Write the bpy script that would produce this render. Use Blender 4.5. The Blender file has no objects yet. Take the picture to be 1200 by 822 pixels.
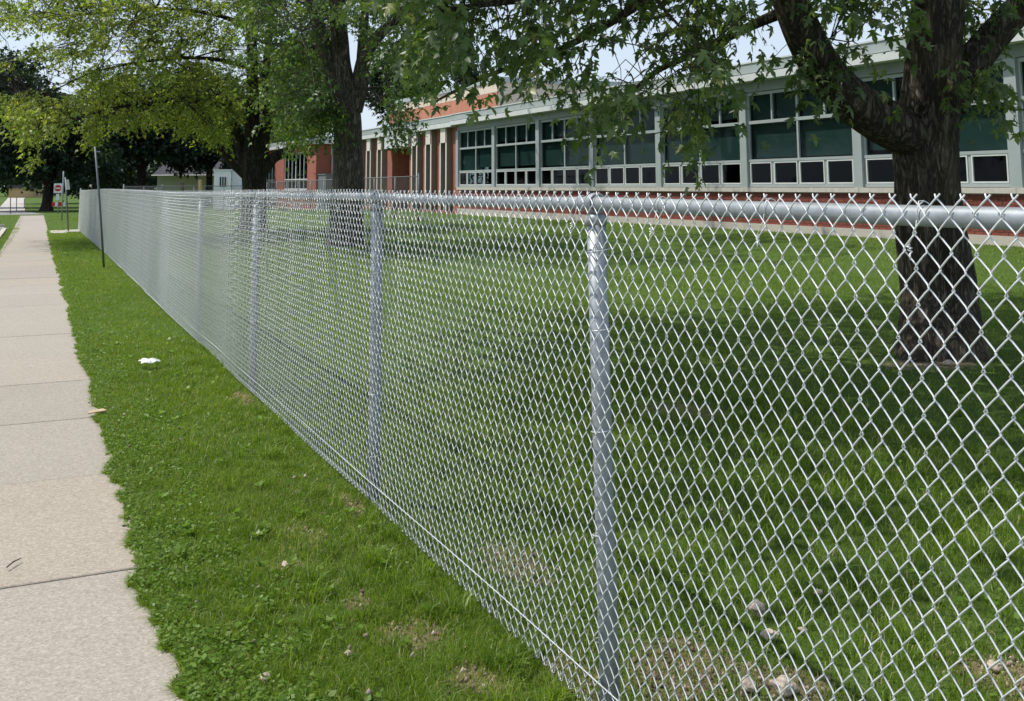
import bpy, bmesh, math, random
import numpy as np
from mathutils import Vector, Matrix, noise as mnoise

rng = np.random.default_rng(7)
random.seed(7)
S = bpy.context.scene
COL = S.collection
R = math.radians

# ------------------------------------------------------------------ camera
F, CX, CY, EYE = 1200.0, 600.0, 69.5, 1.58            # focal length and principal point in photo pixels, eye height
cam_d = bpy.data.cameras.new('camera')
cam = bpy.data.objects.new('camera', cam_d)
COL.objects.link(cam)
cam_d.sensor_fit = 'HORIZONTAL'
cam_d.sensor_width = 36.0
cam_d.lens = F / 1200.0 * 36.0
cam_d.shift_x = 0.0
cam_d.shift_y = (CY - 411.0) / 1200.0
cam_d.clip_start = 0.05
cam_d.clip_end = 3000
CAMR = Matrix.Rotation(R(-24.8), 3, 'Z') @ Matrix.Rotation(R(97.0), 3, 'X') @ Matrix.Rotation(R(-0.25), 3, 'Z')
cam.matrix_world = Matrix.Translation((0, 0, EYE)) @ CAMR.to_4x4()
S.camera = cam
CN = np.array(CAMR)

def at(px, py, depth):
    """world point seen at photo pixel px, py at that depth"""
    d = CN @ np.array([(px - CX) / F, -(py - CY) / F, -1.0])
    return d * depth + np.array([0, 0, EYE])

def proj(P):
    q = (np.asarray(P, float) - [0, 0, EYE]) @ CN
    w = np.where(q[:, 2] < -0.05, -q[:, 2], 0.05)
    return CX + F * q[:, 0] / w, CY - F * q[:, 1] / w, -q[:, 2]

# ------------------------------------------------------------------ light
SUN_EL = 58.0
sx, sy = -0.82, 0.572                                      # towards the sun, seen from above
sun_dir = Vector((sx * math.cos(R(SUN_EL)), sy * math.cos(R(SUN_EL)), math.sin(R(SUN_EL)))).normalized()
sun_d = bpy.data.lights.new('sun', 'SUN')
sun_d.energy = 3.8
sun_d.angle = R(0.53)
sun_d.color = (1.0, 0.955, 0.88)
sun = bpy.data.objects.new('sun', sun_d)
COL.objects.link(sun)
sun.rotation_euler = sun_dir.to_track_quat('Z', 'Y').to_euler()
W = bpy.data.worlds.new('World')
S.world = W
W.use_nodes = True
wn = W.node_tree
sky = wn.nodes.new('ShaderNodeTexSky')
sky.sky_type = 'NISHITA'
sky.sun_disc = False
sky.sun_elevation = R(SUN_EL)
sky.sun_rotation = math.atan2(sx, sy)
sky.air_density = 1.0
sky.dust_density = 1.5
sky.ozone_density = 1.5
# summer haze whitens the whole sky, most near the horizon
tcw = wn.nodes.new('ShaderNodeTexCoord')
spw = wn.nodes.new('ShaderNodeSeparateXYZ'); wn.links.new(tcw.outputs['Generated'], spw.inputs[0])
mrw = wn.nodes.new('ShaderNodeMapRange'); wn.links.new(spw.outputs[2], mrw.inputs[0])
for i_, v_ in ((1, 0.0), (2, 0.75), (3, 0.80), (4, 0.30)): mrw.inputs[i_].default_value = v_
mxw = wn.nodes.new('ShaderNodeMix'); mxw.data_type = 'RGBA'
wn.links.new(mrw.outputs[0], mxw.inputs[0]); wn.links.new(sky.outputs[0], mxw.inputs[6])
mxw.inputs[7].default_value = (5.0, 5.7, 6.7, 1)
wn.links.new(mxw.outputs[2], wn.nodes['Background'].inputs[0])
wn.nodes['Background'].inputs[1].default_value = 0.14
S.view_settings.view_transform = 'Standard'
S.view_settings.look = 'None'
S.view_settings.gamma = 1.0
S.view_settings.exposure = 0.14
S.cycles.max_bounces = 8
S.cycles.transparent_max_bounces = 12

# ------------------------------------------------------------------ material helpers
MATS = {}
def mat(name):
    m = bpy.data.materials.new(name)
    m.use_nodes = True
    MATS[name] = m
    nt = m.node_tree
    return m, nt, nt.nodes['Principled BSDF']
def nd(nt, t, **kw):
    n = nt.nodes.new(t)
    for k, v in kw.items():
        setattr(n, k, v)
    return n
def ramp(nt, src, stops, interp='LINEAR'):
    r = nd(nt, 'ShaderNodeValToRGB')
    r.color_ramp.interpolation = interp
    e = r.color_ramp.elements
    while len(e) < len(stops):
        e.new(0.5)
    for i, (p, c) in enumerate(stops):
        e[i].position = p
        e[i].color = (*c, 1) if len(c) == 3 else c
    nt.links.new(src, r.inputs[0])
    return r.outputs[0]
def coords(nt, scale=(1, 1, 1), kind='Object', rot=(0, 0, 0)):
    t = nd(nt, 'ShaderNodeTexCoord')
    m = nd(nt, 'ShaderNodeMapping')
    m.inputs['Scale'].default_value = scale
    m.inputs['Rotation'].default_value = rot
    nt.links.new(t.outputs[kind], m.inputs[0])
    return m.outputs[0]
def wpos(nt, scale=(1, 1, 1)):
    g = nd(nt, 'ShaderNodeNewGeometry')
    m = nd(nt, 'ShaderNodeMapping')
    m.inputs['Scale'].default_value = scale
    nt.links.new(g.outputs['Position'], m.inputs[0])
    return m.outputs[0]
def noise(nt, vec, scale, detail=4, rough=0.55, dist=0.0):
    n = nd(nt, 'ShaderNodeTexNoise')
    n.inputs['Scale'].default_value = scale
    n.inputs['Detail'].default_value = detail
    n.inputs['Roughness'].default_value = rough
    n.inputs['Distortion'].default_value = dist
    nt.links.new(vec, n.inputs['Vector'])
    return n.outputs['Fac']
def mix(nt, fac, a, b, mode='MIX'):
    m = nd(nt, 'ShaderNodeMix', data_type='RGBA', blend_type=mode)
    for i, v in ((0, fac), (6, a), (7, b)):
        if isinstance(v, (int, float)):
            m.inputs[i].default_value = v
        elif isinstance(v, tuple):
            m.inputs[i].default_value = (*v, 1)
        else:
            nt.links.new(v, m.inputs[i])
    return m.outputs[2]
def math_(nt, op, a, b=None):
    m = nd(nt, 'ShaderNodeMath', operation=op)
    for i, v in ((0, a), (1, b)):
        if v is None: continue
        if isinstance(v, (int, float)): m.inputs[i].default_value = v
        else: nt.links.new(v, m.inputs[i])
    return m.outputs[0]
def bump(nt, bsdf, h, strength=0.5, dist=0.01):
    b = nd(nt, 'ShaderNodeBump')
    b.inputs['Strength'].default_value = strength
    b.inputs['Distance'].default_value = dist
    nt.links.new(h, b.inputs['Height'])
    nt.links.new(b.outputs[0], bsdf.inputs['Normal'])

def simple(name, col, rough=0.6, metal=0.0, var=0.15, vscale=6.0, bmp=0.0, spec=0.5):
    m, nt, b = mat(name)
    v = wpos(nt)
    n = noise(nt, v, vscale, 5)
    lo = tuple(c * (1 - var) for c in col)
    hi = tuple(min(1, c * (1 + var)) for c in col)
    nt.links.new(ramp(nt, n, [(0.3, lo), (0.7, hi)]), b.inputs['Base Color'])
    b.inputs['Roughness'].default_value = rough
    b.inputs['Metallic'].default_value = metal
    b.inputs['Specular IOR Level'].default_value = spec
    if bmp:
        bump(nt, b, noise(nt, v, vscale * 6, 4), bmp, 0.004)
    return m

# dirt patches: x, y, radius along x, radius along y
DIRT = [(1.02, 4.48, .09, .10), (1.28, 3.66, .12, .16), (1.36, 3.22, .09, .13), (1.50, 5.15, .06, .28), (1.49, 8.1, .08, .25),
        (2.0, 2.98, .22, .27), (2.25, 2.78, .12, .14), (7.25, 6.9, .5, .35), (1.18, 4.85, .11, .17), (1.62, 2.75, .10, .22), (1.2, 3.98, .06, .08),
        (1.66, 3.1, .09, .25), (2.9, 2.5, .15, .2), (1.9, 4.1, .12, .25), (4.2, 6.2, .25, .35)]

def grass_ground():
    m, nt, b = mat('lawn_soil')
    v = wpos(nt)
    n1 = noise(nt, v, 0.35, 4)
    n2 = noise(nt, v, 9.0, 6, 0.7)
    n3 = noise(nt, v, 70.0, 4, 0.7)
    g1 = ramp(nt, n1, [(0.3, (0.075, 0.140, 0.022)), (0.7, (0.11, 0.185, 0.034))])
    g2 = ramp(nt, n2, [(0.25, (0.05, 0.09, 0.016)), (0.75, (0.12, 0.19, 0.038))])
    g = mix(nt, 0.55, g1, g2)
    g = mix(nt, 0.5, g, ramp(nt, n3, [(0.25, (0.020, 0.036, 0.008)), (0.8, (0.13, 0.20, 0.045))]))
    soil = ramp(nt, noise(nt, v, 26.0, 8, 0.7), [(0.25, (0.11, 0.078, 0.050)), (0.5, (0.26, 0.20, 0.14)), (0.75, (0.42, 0.34, 0.25))])
    dn = noise(nt, v, 12.0, 5, 0.65)
    total = None
    sep = nd(nt, 'ShaderNodeSeparateXYZ')
    nt.links.new(v, sep.inputs[0])
    for (x, y, rx, ry) in DIRT:
        dx = math_(nt, 'DIVIDE', math_(nt, 'SUBTRACT', sep.outputs[0], x), rx)
        dy = math_(nt, 'DIVIDE', math_(nt, 'SUBTRACT', sep.outputs[1], y), ry)
        d = math_(nt, 'ADD', math_(nt, 'MULTIPLY', dx, dx), math_(nt, 'MULTIPLY', dy, dy))
        k = math_(nt, 'SUBTRACT', 1.25, d)
        total = k if total is None else math_(nt, 'MAXIMUM', total, k)
    f = math_(nt, 'ADD', total, math_(nt, 'MULTIPLY', math_(nt, 'SUBTRACT', dn, 0.5), 5.0))
    fac = ramp(nt, f, [(0.2, (0, 0, 0)), (1.0, (1, 1, 1))])
    col = mix(nt, fac, g, soil)
    nt.links.new(col, b.inputs['Base Color'])
    b.inputs['Roughness'].default_value = 0.95
    b.inputs['Specular IOR Level'].default_value = 0.1
    bump(nt, b, noise(nt, v, 40.0, 6, 0.7), 0.9, 0.02)
    return m

def concrete(name, c_lo, c_hi, speck=1.0):
    m, nt, b = mat(name)
    v = wpos(nt)
    big = noise(nt, v, 0.9, 5, 0.6)
    fine = noise(nt, v, 55.0, 4, 0.7)
    base = ramp(nt, big, [(0.3, c_lo), (0.7, c_hi)])
    vo = nd(nt, 'ShaderNodeTexVoronoi')
    vo.inputs['Scale'].default_value = 125.0
    nt.links.new(v, vo.inputs['Vector'])
    sp = nd(nt, 'ShaderNodeSeparateColor')
    nt.links.new(vo.outputs['Color'], sp.inputs[0])
    stones = ramp(nt, sp.outputs[0], [(0.0, tuple(c * .62 for c in c_lo)), (0.35, c_lo), (0.7, c_hi), (1.0, tuple(min(.85, c * 1.5) for c in c_hi))])
    col = mix(nt, 0.60 * speck, base, stones)
    col = mix(nt, 0.35, col, ramp(nt, fine, [(0.3, tuple(c * .72 for c in c_lo)), (0.7, tuple(min(.85, c * 1.2) for c in c_hi))]))
    st = noise(nt, v, 2.6, 6, 0.7, 1.0)
    col = mix(nt, ramp(nt, st, [(0.60, (0, 0, 0)), (0.78, (.30, .30, .30))]), col, tuple(c * 0.6 for c in c_lo))
    oi = nd(nt, 'ShaderNodeObjectInfo')
    col = mix(nt, 1.0, col, ramp(nt, oi.outputs['Random'], [(0, (.90, .90, .90)), (.5, (1, 1, .99)), (1, (1.0, .97, .93))]), 'MULTIPLY')
    nt.links.new(col, b.inputs['Base Color'])
    b.inputs['Roughness'].default_value = 0.85
    b.inputs['Specular IOR Level'].default_value = 0.25
    bump(nt, b, math_(nt, 'ADD', vo.outputs['Distance'], fine), 0.15, 0.002)
    return m

def bark(name, lo, hi, mossy=0.25, scale=1.0):
    m, nt, b = mat(name)
    v = coords(nt, (scale, scale, scale * 0.20))
    n = noise(nt, v, 30.0, 8, 0.7, 0.6)
    f1 = noise(nt, v, 13.0, 6, 0.6, 0.9)
    f2 = noise(nt, v, 24.0, 5, 0.6, 0.7)
    k1 = math_(nt, 'MINIMUM', math_(nt, 'MULTIPLY', math_(nt, 'ABSOLUTE', math_(nt, 'SUBTRACT', f1, 0.5)), 8.0), 1.0)
    k2 = math_(nt, 'MINIMUM', math_(nt, 'MULTIPLY', math_(nt, 'ABSOLUTE', math_(nt, 'SUBTRACT', f2, 0.5)), 9.0), 1.0)
    ridge = math_(nt, 'MULTIPLY', k1, math_(nt, 'ADD', math_(nt, 'MULTIPLY', k2, 0.6), 0.4))
    h = math_(nt, 'MULTIPLY', ridge, math_(nt, 'ADD', n, 0.35))
    c = ramp(nt, h, [(0.08, tuple(q * .38 for q in lo)), (0.35, lo), (0.75, hi)])
    big = noise(nt, coords(nt), 1.8, 5)
    c = mix(nt, ramp(nt, big, [(0.52, (0, 0, 0)), (0.7, (mossy, mossy, mossy))]), c, (0.17, 0.14, 0.065))
    nt.links.new(c, b.inputs['Base Color'])
    b.inputs['Roughness'].default_value = 0.95
    b.inputs['Specular IOR Level'].default_value = 0.15
    bump(nt, b, h, 1.0, 0.03)
    return m
def noise_col(nt, vec, scale):
    n = nd(nt, 'ShaderNodeTexNoise')
    n.inputs['Scale'].default_value = scale
    nt.links.new(vec, n.inputs['Vector'])
    return n.outputs['Color']

def leafmat(name, stops, trans=0.35, gloss=0.35, tcol=1.6):
    """leaf colour from the per-leaf attribute rnd; part of the light passes through the blade"""
    m, nt, b = mat(name)
    a = nd(nt, 'ShaderNodeAttribute', attribute_name='rnd')
    c = ramp(nt, a.outputs['Fac'], stops)
    nt.links.new(c, b.inputs['Base Color'])
    b.inputs['Roughness'].default_value = 0.42
    b.inputs['Specular IOR Level'].default_value = gloss
    t = nd(nt, 'ShaderNodeBsdfTranslucent')
    tc = mix(nt, 1.0, c, (tcol, tcol * 1.05, tcol * 0.45), 'MULTIPLY')
    nt.links.new(tc, t.inputs['Color'])
    mx = nd(nt, 'ShaderNodeMixShader')
    mx.inputs[0].default_value = trans
    nt.links.new(b.outputs[0], mx.inputs[1])
    nt.links.new(t.outputs[0], mx.inputs[2])
    nt.links.new(mx.outputs[0], nt.nodes['Material Output'].inputs[0])
    return m

def galvanised(name, col=(0.60, 0.63, 0.66), rough=0.38, metal=0.75):
    m, nt, b = mat(name)
    v = wpos(nt)
    n = noise(nt, v, 28.0, 5, 0.7)
    n2 = noise(nt, v, 5.0, 3)
    c = ramp(nt, n, [(0.3, tuple(q * .80 for q in col)), (0.7, tuple(min(1, q * 1.14) for q in col))])
    nt.links.new(c, b.inputs['Base Color'])
    nt.links.new(ramp(nt, n2, [(0.3, (rough - .06,) * 3), (0.7, (rough + .10,) * 3)]), b.inputs['Roughness'])
    b.inputs['Metallic'].default_value = metal
    return m

def brickmat(name, a, c_, per_object=False):
    m, nt, b = mat(name)
    v = wpos(nt)
    n = noise(nt, v, 4.0, 5)
    n2 = noise(nt, v, 60.0, 4, 0.7)
    c = ramp(nt, n, [(0.3, a), (0.7, c_)])
    c = mix(nt, 0.35, c, ramp(nt, n2, [(0.3, tuple(q * .6 for q in a)), (0.7, tuple(q * 1.25 for q in c_))]))
    if per_object:
        oi = nd(nt, 'ShaderNodeObjectInfo')
        c = mix(nt, ramp(nt, oi.outputs['Random'], [(0, (0, 0, 0)), (1, (.5, .5, .5))]), c, tuple(q * .55 for q in a))
    nt.links.new(c, b.inputs['Base Color'])
    b.inputs['Roughness'].default_value = 0.9
    b.inputs['Specular IOR Level'].default_value = 0.2
    bump(nt, b, n2, 0.4, 0.004)
    return m

def brickwall(name, a, c_, mortar):
    """brickwork too far away to tell the bricks apart"""
    m, nt, b = mat(name)
    g = nd(nt, 'ShaderNodeNewGeometry')
    sp = nd(nt, 'ShaderNodeSeparateXYZ'); nt.links.new(g.outputs['Position'], sp.inputs[0])
    cb = nd(nt, 'ShaderNodeCombineXYZ')
    nt.links.new(math_(nt, 'ADD', sp.outputs[0], sp.outputs[1]), cb.inputs[0])
    nt.links.new(sp.outputs[2], cb.inputs[1])
    bt = nd(nt, 'ShaderNodeTexBrick')
    nt.links.new(cb.outputs[0], bt.inputs['Vector'])
    bt.inputs['Scale'].default_value = 1.0
    bt.inputs['Brick Width'].default_value = 0.21
    bt.inputs['Row Height'].default_value = 0.068
    bt.inputs['Mortar Size'].default_value = 0.006
    bt.inputs['Color1'].default_value = (*a, 1)
    bt.inputs['Color2'].default_value = (*c_, 1)
    bt.inputs['Mortar'].default_value = (*mortar, 1)
    n = noise(nt, wpos(nt), 0.8, 5)
    c = mix(nt, 0.3, bt.outputs['Color'], ramp(nt, n, [(0.3, tuple(q * .7 for q in a)), (0.7, tuple(q * 1.2 for q in c_))]))
    nt.links.new(c, b.inputs['Base Color'])
    b.inputs['Roughness'].default_value = 0.9
    return m

def glassmat():
    m, nt, b = mat('tinted_glass')
    tr = nd(nt, 'ShaderNodeBsdfTransparent')
    tr.inputs[0].default_value = (0.45, 0.54, 0.53, 1)
    gl = nd(nt, 'ShaderNodeBsdfGlossy')
    gl.inputs['Roughness'].default_value = 0.03
    gl.inputs[0].default_value = (0.26, 0.28, 0.29, 1)
    v = wpos(nt)
    bp = nd(nt, 'ShaderNodeBump')
    bp.inputs['Strength'].default_value = 0.05
    bp.inputs['Distance'].default_value = 0.02
    nt.links.new(noise(nt, v, 1.3, 2), bp.inputs['Height'])
    nt.links.new(bp.outputs[0], gl.inputs['Normal'])
    fr = nd(nt, 'ShaderNodeFresnel')
    fr.inputs[0].default_value = 1.5
    mx = nd(nt, 'ShaderNodeMixShader')
    gg = nd(nt, 'ShaderNodeNewGeometry')
    nt.links.new(math_(nt, 'MULTIPLY', fr.outputs[0], math_(nt, 'SUBTRACT', 1.0, gg.outputs['Backfacing'])), mx.inputs[0])
    nt.links.new(tr.outputs[0], mx.inputs[1])
    nt.links.new(gl.outputs[0], mx.inputs[2])
    nt.links.new(mx.outputs[0], nt.nodes['Material Output'].inputs[0])
    return m

M_ground = grass_ground()
M_walk = concrete('sidewalk_concrete', (0.335, 0.300, 0.254), (0.405, 0.367, 0.316))
M_pale = concrete('pale_concrete', (0.45, 0.42, 0.37), (0.55, 0.52, 0.47), 0.6)
M_street = concrete('street_surface', (0.24, 0.23, 0.22), (0.33, 0.32, 0.31), 0.8)
M_joint = simple('joint_dirt', (0.10, 0.085, 0.065), 0.95, var=0.3, vscale=30)
M_wire = galvanised('galvanised_wire', (0.74, 0.76, 0.765), 0.38, 0.40)
M_tube = galvanised('galvanised_tube', (0.33, 0.36, 0.38), 0.48, 0.45)
M_oldtube = galvanised('weathered_tube', (0.20, 0.21, 0.22), 0.6, 0.4)
M_postsign = simple('weathered_steel_post', (0.13, 0.14, 0.15), 0.55, 0.6, bmp=0.2)
M_bark1 = bark('maple_bark_near', (0.115, 0.095, 0.074), (0.265, 0.225, 0.178), 0.35)
M_bark2 = bark('maple_bark', (0.16, 0.14, 0.118), (0.36, 0.32, 0.27), 0.15)
M_bark3 = bark('dark_bark', (0.06, 0.052, 0.043), (0.13, 0.112, 0.092), 0.1)
M_wood = simple('bare_wound_wood', (0.30, 0.19, 0.10), 0.9, var=0.35, vscale=25, bmp=0.6)
M_hole = simple('knot_hollow', (0.012, 0.010, 0.008), 1.0)
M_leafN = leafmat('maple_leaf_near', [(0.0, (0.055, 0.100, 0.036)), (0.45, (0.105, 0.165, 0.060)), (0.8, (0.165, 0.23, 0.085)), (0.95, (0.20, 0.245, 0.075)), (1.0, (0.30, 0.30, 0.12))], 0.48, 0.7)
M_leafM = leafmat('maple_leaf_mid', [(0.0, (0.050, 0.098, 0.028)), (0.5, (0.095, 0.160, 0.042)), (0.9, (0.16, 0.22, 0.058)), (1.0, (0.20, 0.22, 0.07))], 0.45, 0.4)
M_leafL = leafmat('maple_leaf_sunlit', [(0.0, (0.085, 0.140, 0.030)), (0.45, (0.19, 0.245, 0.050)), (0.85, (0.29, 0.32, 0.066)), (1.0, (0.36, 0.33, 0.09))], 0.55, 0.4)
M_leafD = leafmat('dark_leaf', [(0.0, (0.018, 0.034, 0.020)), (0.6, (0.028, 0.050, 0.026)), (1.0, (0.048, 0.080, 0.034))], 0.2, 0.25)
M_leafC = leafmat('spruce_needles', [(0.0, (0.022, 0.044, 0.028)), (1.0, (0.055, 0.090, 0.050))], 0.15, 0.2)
M_grass = leafmat('grass_blade', [(0.0, (0.090, 0.158, 0.014)), (0.5, (0.165, 0.252, 0.022)), (0.85, (0.235, 0.325, 0.038)), (0.95, (0.20, 0.25, 0.07)), (1.0, (0.42, 0.36, 0.20))], 0.40, 0.35, 1.6)
M_weed = leafmat('weed_leaf', [(0.0, (0.075, 0.150, 0.016)), (0.6, (0.140, 0.240, 0.028)), (1.0, (0.22, 0.31, 0.08))], 0.36, 0.25, 1.6)
M_brick = brickmat('red_brick', (0.20, 0.060, 0.045), (0.28, 0.085, 0.062), True)
M_brickS = brickmat('red_brick_joined', (0.185, 0.055, 0.042), (0.27, 0.080, 0.060))
M_bwall = brickwall('brick_wall', (0.30, 0.085, 0.055), (0.36, 0.105, 0.068), (0.30, 0.18, 0.14))
M_mortar = simple('mortar', (0.34, 0.29, 0.25), 0.95, var=0.2, vscale=20)
M_sill = simple('stone_sill', (0.50, 0.47, 0.42), 0.8, var=0.12, vscale=8, bmp=0.3)
M_frame = simple('grey_green_window_frame', (0.36, 0.405, 0.405), 0.45, 0.1, var=0.06, vscale=3)
M_white = simple('white_painted_metal', (0.62, 0.64, 0.63), 0.45, var=0.06, vscale=2.5)
M_fascia = simple('pale_metal_fascia', (0.40, 0.45, 0.44), 0.42, 0.15, var=0.09, vscale=1.5)
M_head = simple('grey_head_panel', (0.25, 0.285, 0.285), 0.5, 0.1, var=0.08, vscale=1.5)
M_glass = glassmat()
M_blind = simple('window_blind', (0.40, 0.45, 0.43), 0.8, var=0.10, vscale=1.2)
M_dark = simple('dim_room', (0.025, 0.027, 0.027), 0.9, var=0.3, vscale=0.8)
M_beige = simple('beige_panel', (0.62, 0.54, 0.42), 0.7, var=0.06, vscale=1.0)
M_terra = simple('terracotta_panel', (0.46, 0.19, 0.115), 0.7, var=0.08, vscale=1.0)
M_recess = simple('grey_green_recess_panel', (0.26, 0.29, 0.25), 0.6, var=0.1, vscale=2)
M_finside = simple('cream_fin', (0.66, 0.62, 0.55), 0.7, var=0.06, vscale=2)
M_roof = simple('flat_roof', (0.30, 0.30, 0.30), 0.9, var=0.2, vscale=1.0)
M_hut = simple('hut_white', (0.80, 0.81, 0.80), 0.6, var=0.04)
M_shingle = simple('dark_roof_shingles', (0.05, 0.055, 0.065), 0.9, var=0.25, vscale=3)
M_siding = simple('white_siding', (0.66, 0.67, 0.66), 0.6, var=0.05, vscale=1.5)
M_red = simple('sign_red', (0.55, 0.015, 0.025), 0.4, var=0.05)
M_signw = simple('sign_white', (0.78, 0.78, 0.78), 0.4, var=0.04)
M_stone = simple('limestone', (0.46, 0.38, 0.30), 0.9, var=0.25, vscale=30, bmp=0.6)
M_plastic = simple('white_plastic', (0.82, 0.83, 0.82), 0.4, var=0.04)
M_twig = simple('dead_twig', (0.12, 0.085, 0.06), 0.9, var=0.3, vscale=30)
M_chip = simple('wood_chip', (0.50, 0.38, 0.24), 0.9, var=0.2, vscale=30)
M_plank = simple('new_timber', (0.52, 0.34, 0.17), 0.8, var=0.12, vscale=6)
M_bulk = simple('grey_metal_box', (0.20, 0.22, 0.24), 0.5, 0.2, var=0.1)

# ------------------------------------------------------------------ mesh helpers
class MB:
    def __init__(s):
        s.v, s.f = [], []
    def add(s, vs, fs):
        o = len(s.v)
        s.v.extend([tuple(map(float, q)) for q in vs])
        s.f.extend([tuple(i + o for i in q) for q in fs])
        return s
    def box(s, x0, x1, y0, y1, z0, z1):
        return s.add([(x0, y0, z0), (x1, y0, z0), (x1, y1, z0), (x0, y1, z0), (x0, y0, z1), (x1, y0, z1), (x1, y1, z1), (x0, y1, z1)],
              [(0, 3, 2, 1), (4, 5, 6, 7), (0, 1, 5, 4), (1, 2, 6, 5), (2, 3, 7, 6), (3, 0, 4, 7)])
    def tube(s, pts, rad, n=8, caps=True, ridge=None):
        pts = [Vector(p) for p in pts]
        if not hasattr(rad, '__len__'): rad = [rad] * len(pts)
        prev = None
        rings = []
        for i, p in enumerate(pts):
            t = (pts[min(i + 1, len(pts) - 1)] - pts[max(i - 1, 0)]).normalized()
            if prev is None:
                a = Vector((0, 0, 1)) if abs(t.z) < 0.9 else Vector((1, 0, 0))
                u = t.cross(a).normalized()
            else:
                u = (prev - t * prev.dot(t)).normalized()
            w = t.cross(u)
            prev = u
            ring = []
            for k in range(n):
                an = 2 * math.pi * k / n
                d = u * math.cos(an) + w * math.sin(an)
                r = rad[i]
                if ridge: r *= ridge(p + d * r, an, i)
                ring.append(p + d * r)
            rings.append(ring)
        vs = [q for r in rings for q in r]
        fs = []
        for i in range(len(pts) - 1):
            for k in range(n):
                k2 = (k + 1) % n
                fs.append((i * n + k, i * n + k2, (i + 1) * n + k2, (i + 1) * n + k))
        if caps:
            fs.append(tuple(reversed(range(n))))
            fs.append(tuple((len(pts) - 1) * n + k for k in range(n)))
        return s.add(vs, fs)
    def mesh(s, name, m, smooth=False):
        me = bpy.data.meshes.new(name)
        me.from_pydata(s.v, [], s.f)
        if smooth:
            me.polygons.foreach_set('use_smooth', [True] * len(me.polygons))
        me.materials.append(m)
        return me
    def build(s, name, m, parent=None, smooth=False, loc=None):
        if loc is not None:
            s.v = [(a - loc[0], b - loc[1], c - loc[2]) for a, b, c in s.v]
        return link(name, s.mesh(name, m, smooth), parent, loc)

def link(name, data, parent=None, loc=None):
    o = bpy.data.objects.new(name, data)
    COL.objects.link(o)
    if loc is not None: o.location = loc
    if parent is not None:
        o.parent = parent
        if loc is not None: o.location = Vector(loc) - Vector(origin(parent))
        else: o.location = -Vector(origin(parent))
    return o
def origin(o):
    v = Vector(o.location)
    while o.parent is not None:
        o = o.parent
        v += Vector(o.location)
    return v
def tag(o, label=None, cat=None, group=None, kind=None):
    if label: o['label'] = label
    if cat: o['category'] = cat
    if group: o['group'] = group
    if kind: o['kind'] = kind
    return o
def empty(name, loc, label=None, cat=None, group=None, kind=None):
    o = bpy.data.objects.new(name, None)
    COL.objects.link(o)
    o.location = loc
    o.empty_display_size = 0.2
    return tag(o, label, cat, group, kind)
def npmesh(name, V, Tri, m, rnd=None, smooth=False):
    me = bpy.data.meshes.new(name)
    nv, nf, k = len(V), len(Tri), Tri.shape[1]
    me.vertices.add(nv); me.vertices.foreach_set('co', np.ascontiguousarray(V, np.float32).ravel())
    me.loops.add(nf * k); me.loops.foreach_set('vertex_index', np.ascontiguousarray(Tri, np.int32).ravel())
    me.polygons.add(nf)
    me.polygons.foreach_set('loop_start', np.arange(0, nf * k, k, dtype=np.int32))
    me.polygons.foreach_set('loop_total', np.full(nf, k, np.int32))
    if smooth: me.polygons.foreach_set('use_smooth', np.ones(nf, bool))
    if rnd is not None:
        a = me.attributes.new('rnd', 'FLOAT', 'POINT')
        a.data.foreach_set('value', np.ascontiguousarray(rnd, np.float32))
    me.materials.append(m)
    me.update(calc_edges=True)
    return me

def vnoise(x, y, seed=0):
    """smooth value noise, about 0..1"""
    x = np.asarray(x, float); y = np.asarray(y, float)
    xi = np.floor(x).astype(np.int64); yi = np.floor(y).astype(np.int64)
    fx = x - xi; fy = y - yi
    fx = fx * fx * (3 - 2 * fx); fy = fy * fy * (3 - 2 * fy)
    def h(a, b):
        n = (a * 374761393 + b * 668265263 + seed * 974711) & 0x7fffffff
        n = (n ^ (n >> 13)) * 1274126177 & 0x7fffffff
        return ((n ^ (n >> 16)) & 0xffff) / 65535.0
    return (h(xi, yi) * (1 - fx) + h(xi + 1, yi) * fx) * (1 - fy) + (h(xi, yi + 1) * (1 - fx) + h(xi + 1, yi + 1) * fx) * fy
def sstep(a, b, x):
    t = np.clip((np.asarray(x, float) - a) / (b - a), 0, 1)
    return t * t * (3 - 2 * t)
def gz(x, y):
    """height of the ground"""
    return -0.03 * sstep(5, 14, y) - 0.07 * sstep(26, 44, y) + 0.30 * sstep(9.5, 18, x) * (1 - sstep(60, 75, y)) 

# ------------------------------------------------------------------ ground
def grid_lines(lo, hi, cuts):
    out = [lo]
    for a, b, st in cuts:
        out += list(np.arange(a, b, st))
    return np.array(sorted(set([round(float(q), 4) for q in out + [hi]])))
gxs = grid_lines(-400, 600, [(-300, -20, 40), (-20, 20, 0.5), (20, 80, 5), (80, 560, 60)])
gys = grid_lines(-60, 900, [(-40, -4, 4), (-4, 50, 0.5), (50, 120, 5), (120, 860, 60)])
GX, GY = np.meshgrid(gxs, gys)
V = np.stack([GX.ravel(), GY.ravel(), gz(GX, GY).ravel()], 1)
nx = len(gxs)
q = (np.arange(len(gys) - 1)[:, None] * nx + np.arange(nx - 1)[None, :]).ravel()
ground = link('ground', npmesh('ground', V, np.stack([q, q + 1, q + nx + 1, q + nx], 1), M_ground, smooth=True))
tag(ground, 'green lawn with bare dirt patches on both sides of the wire fence', kind='structure')

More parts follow.
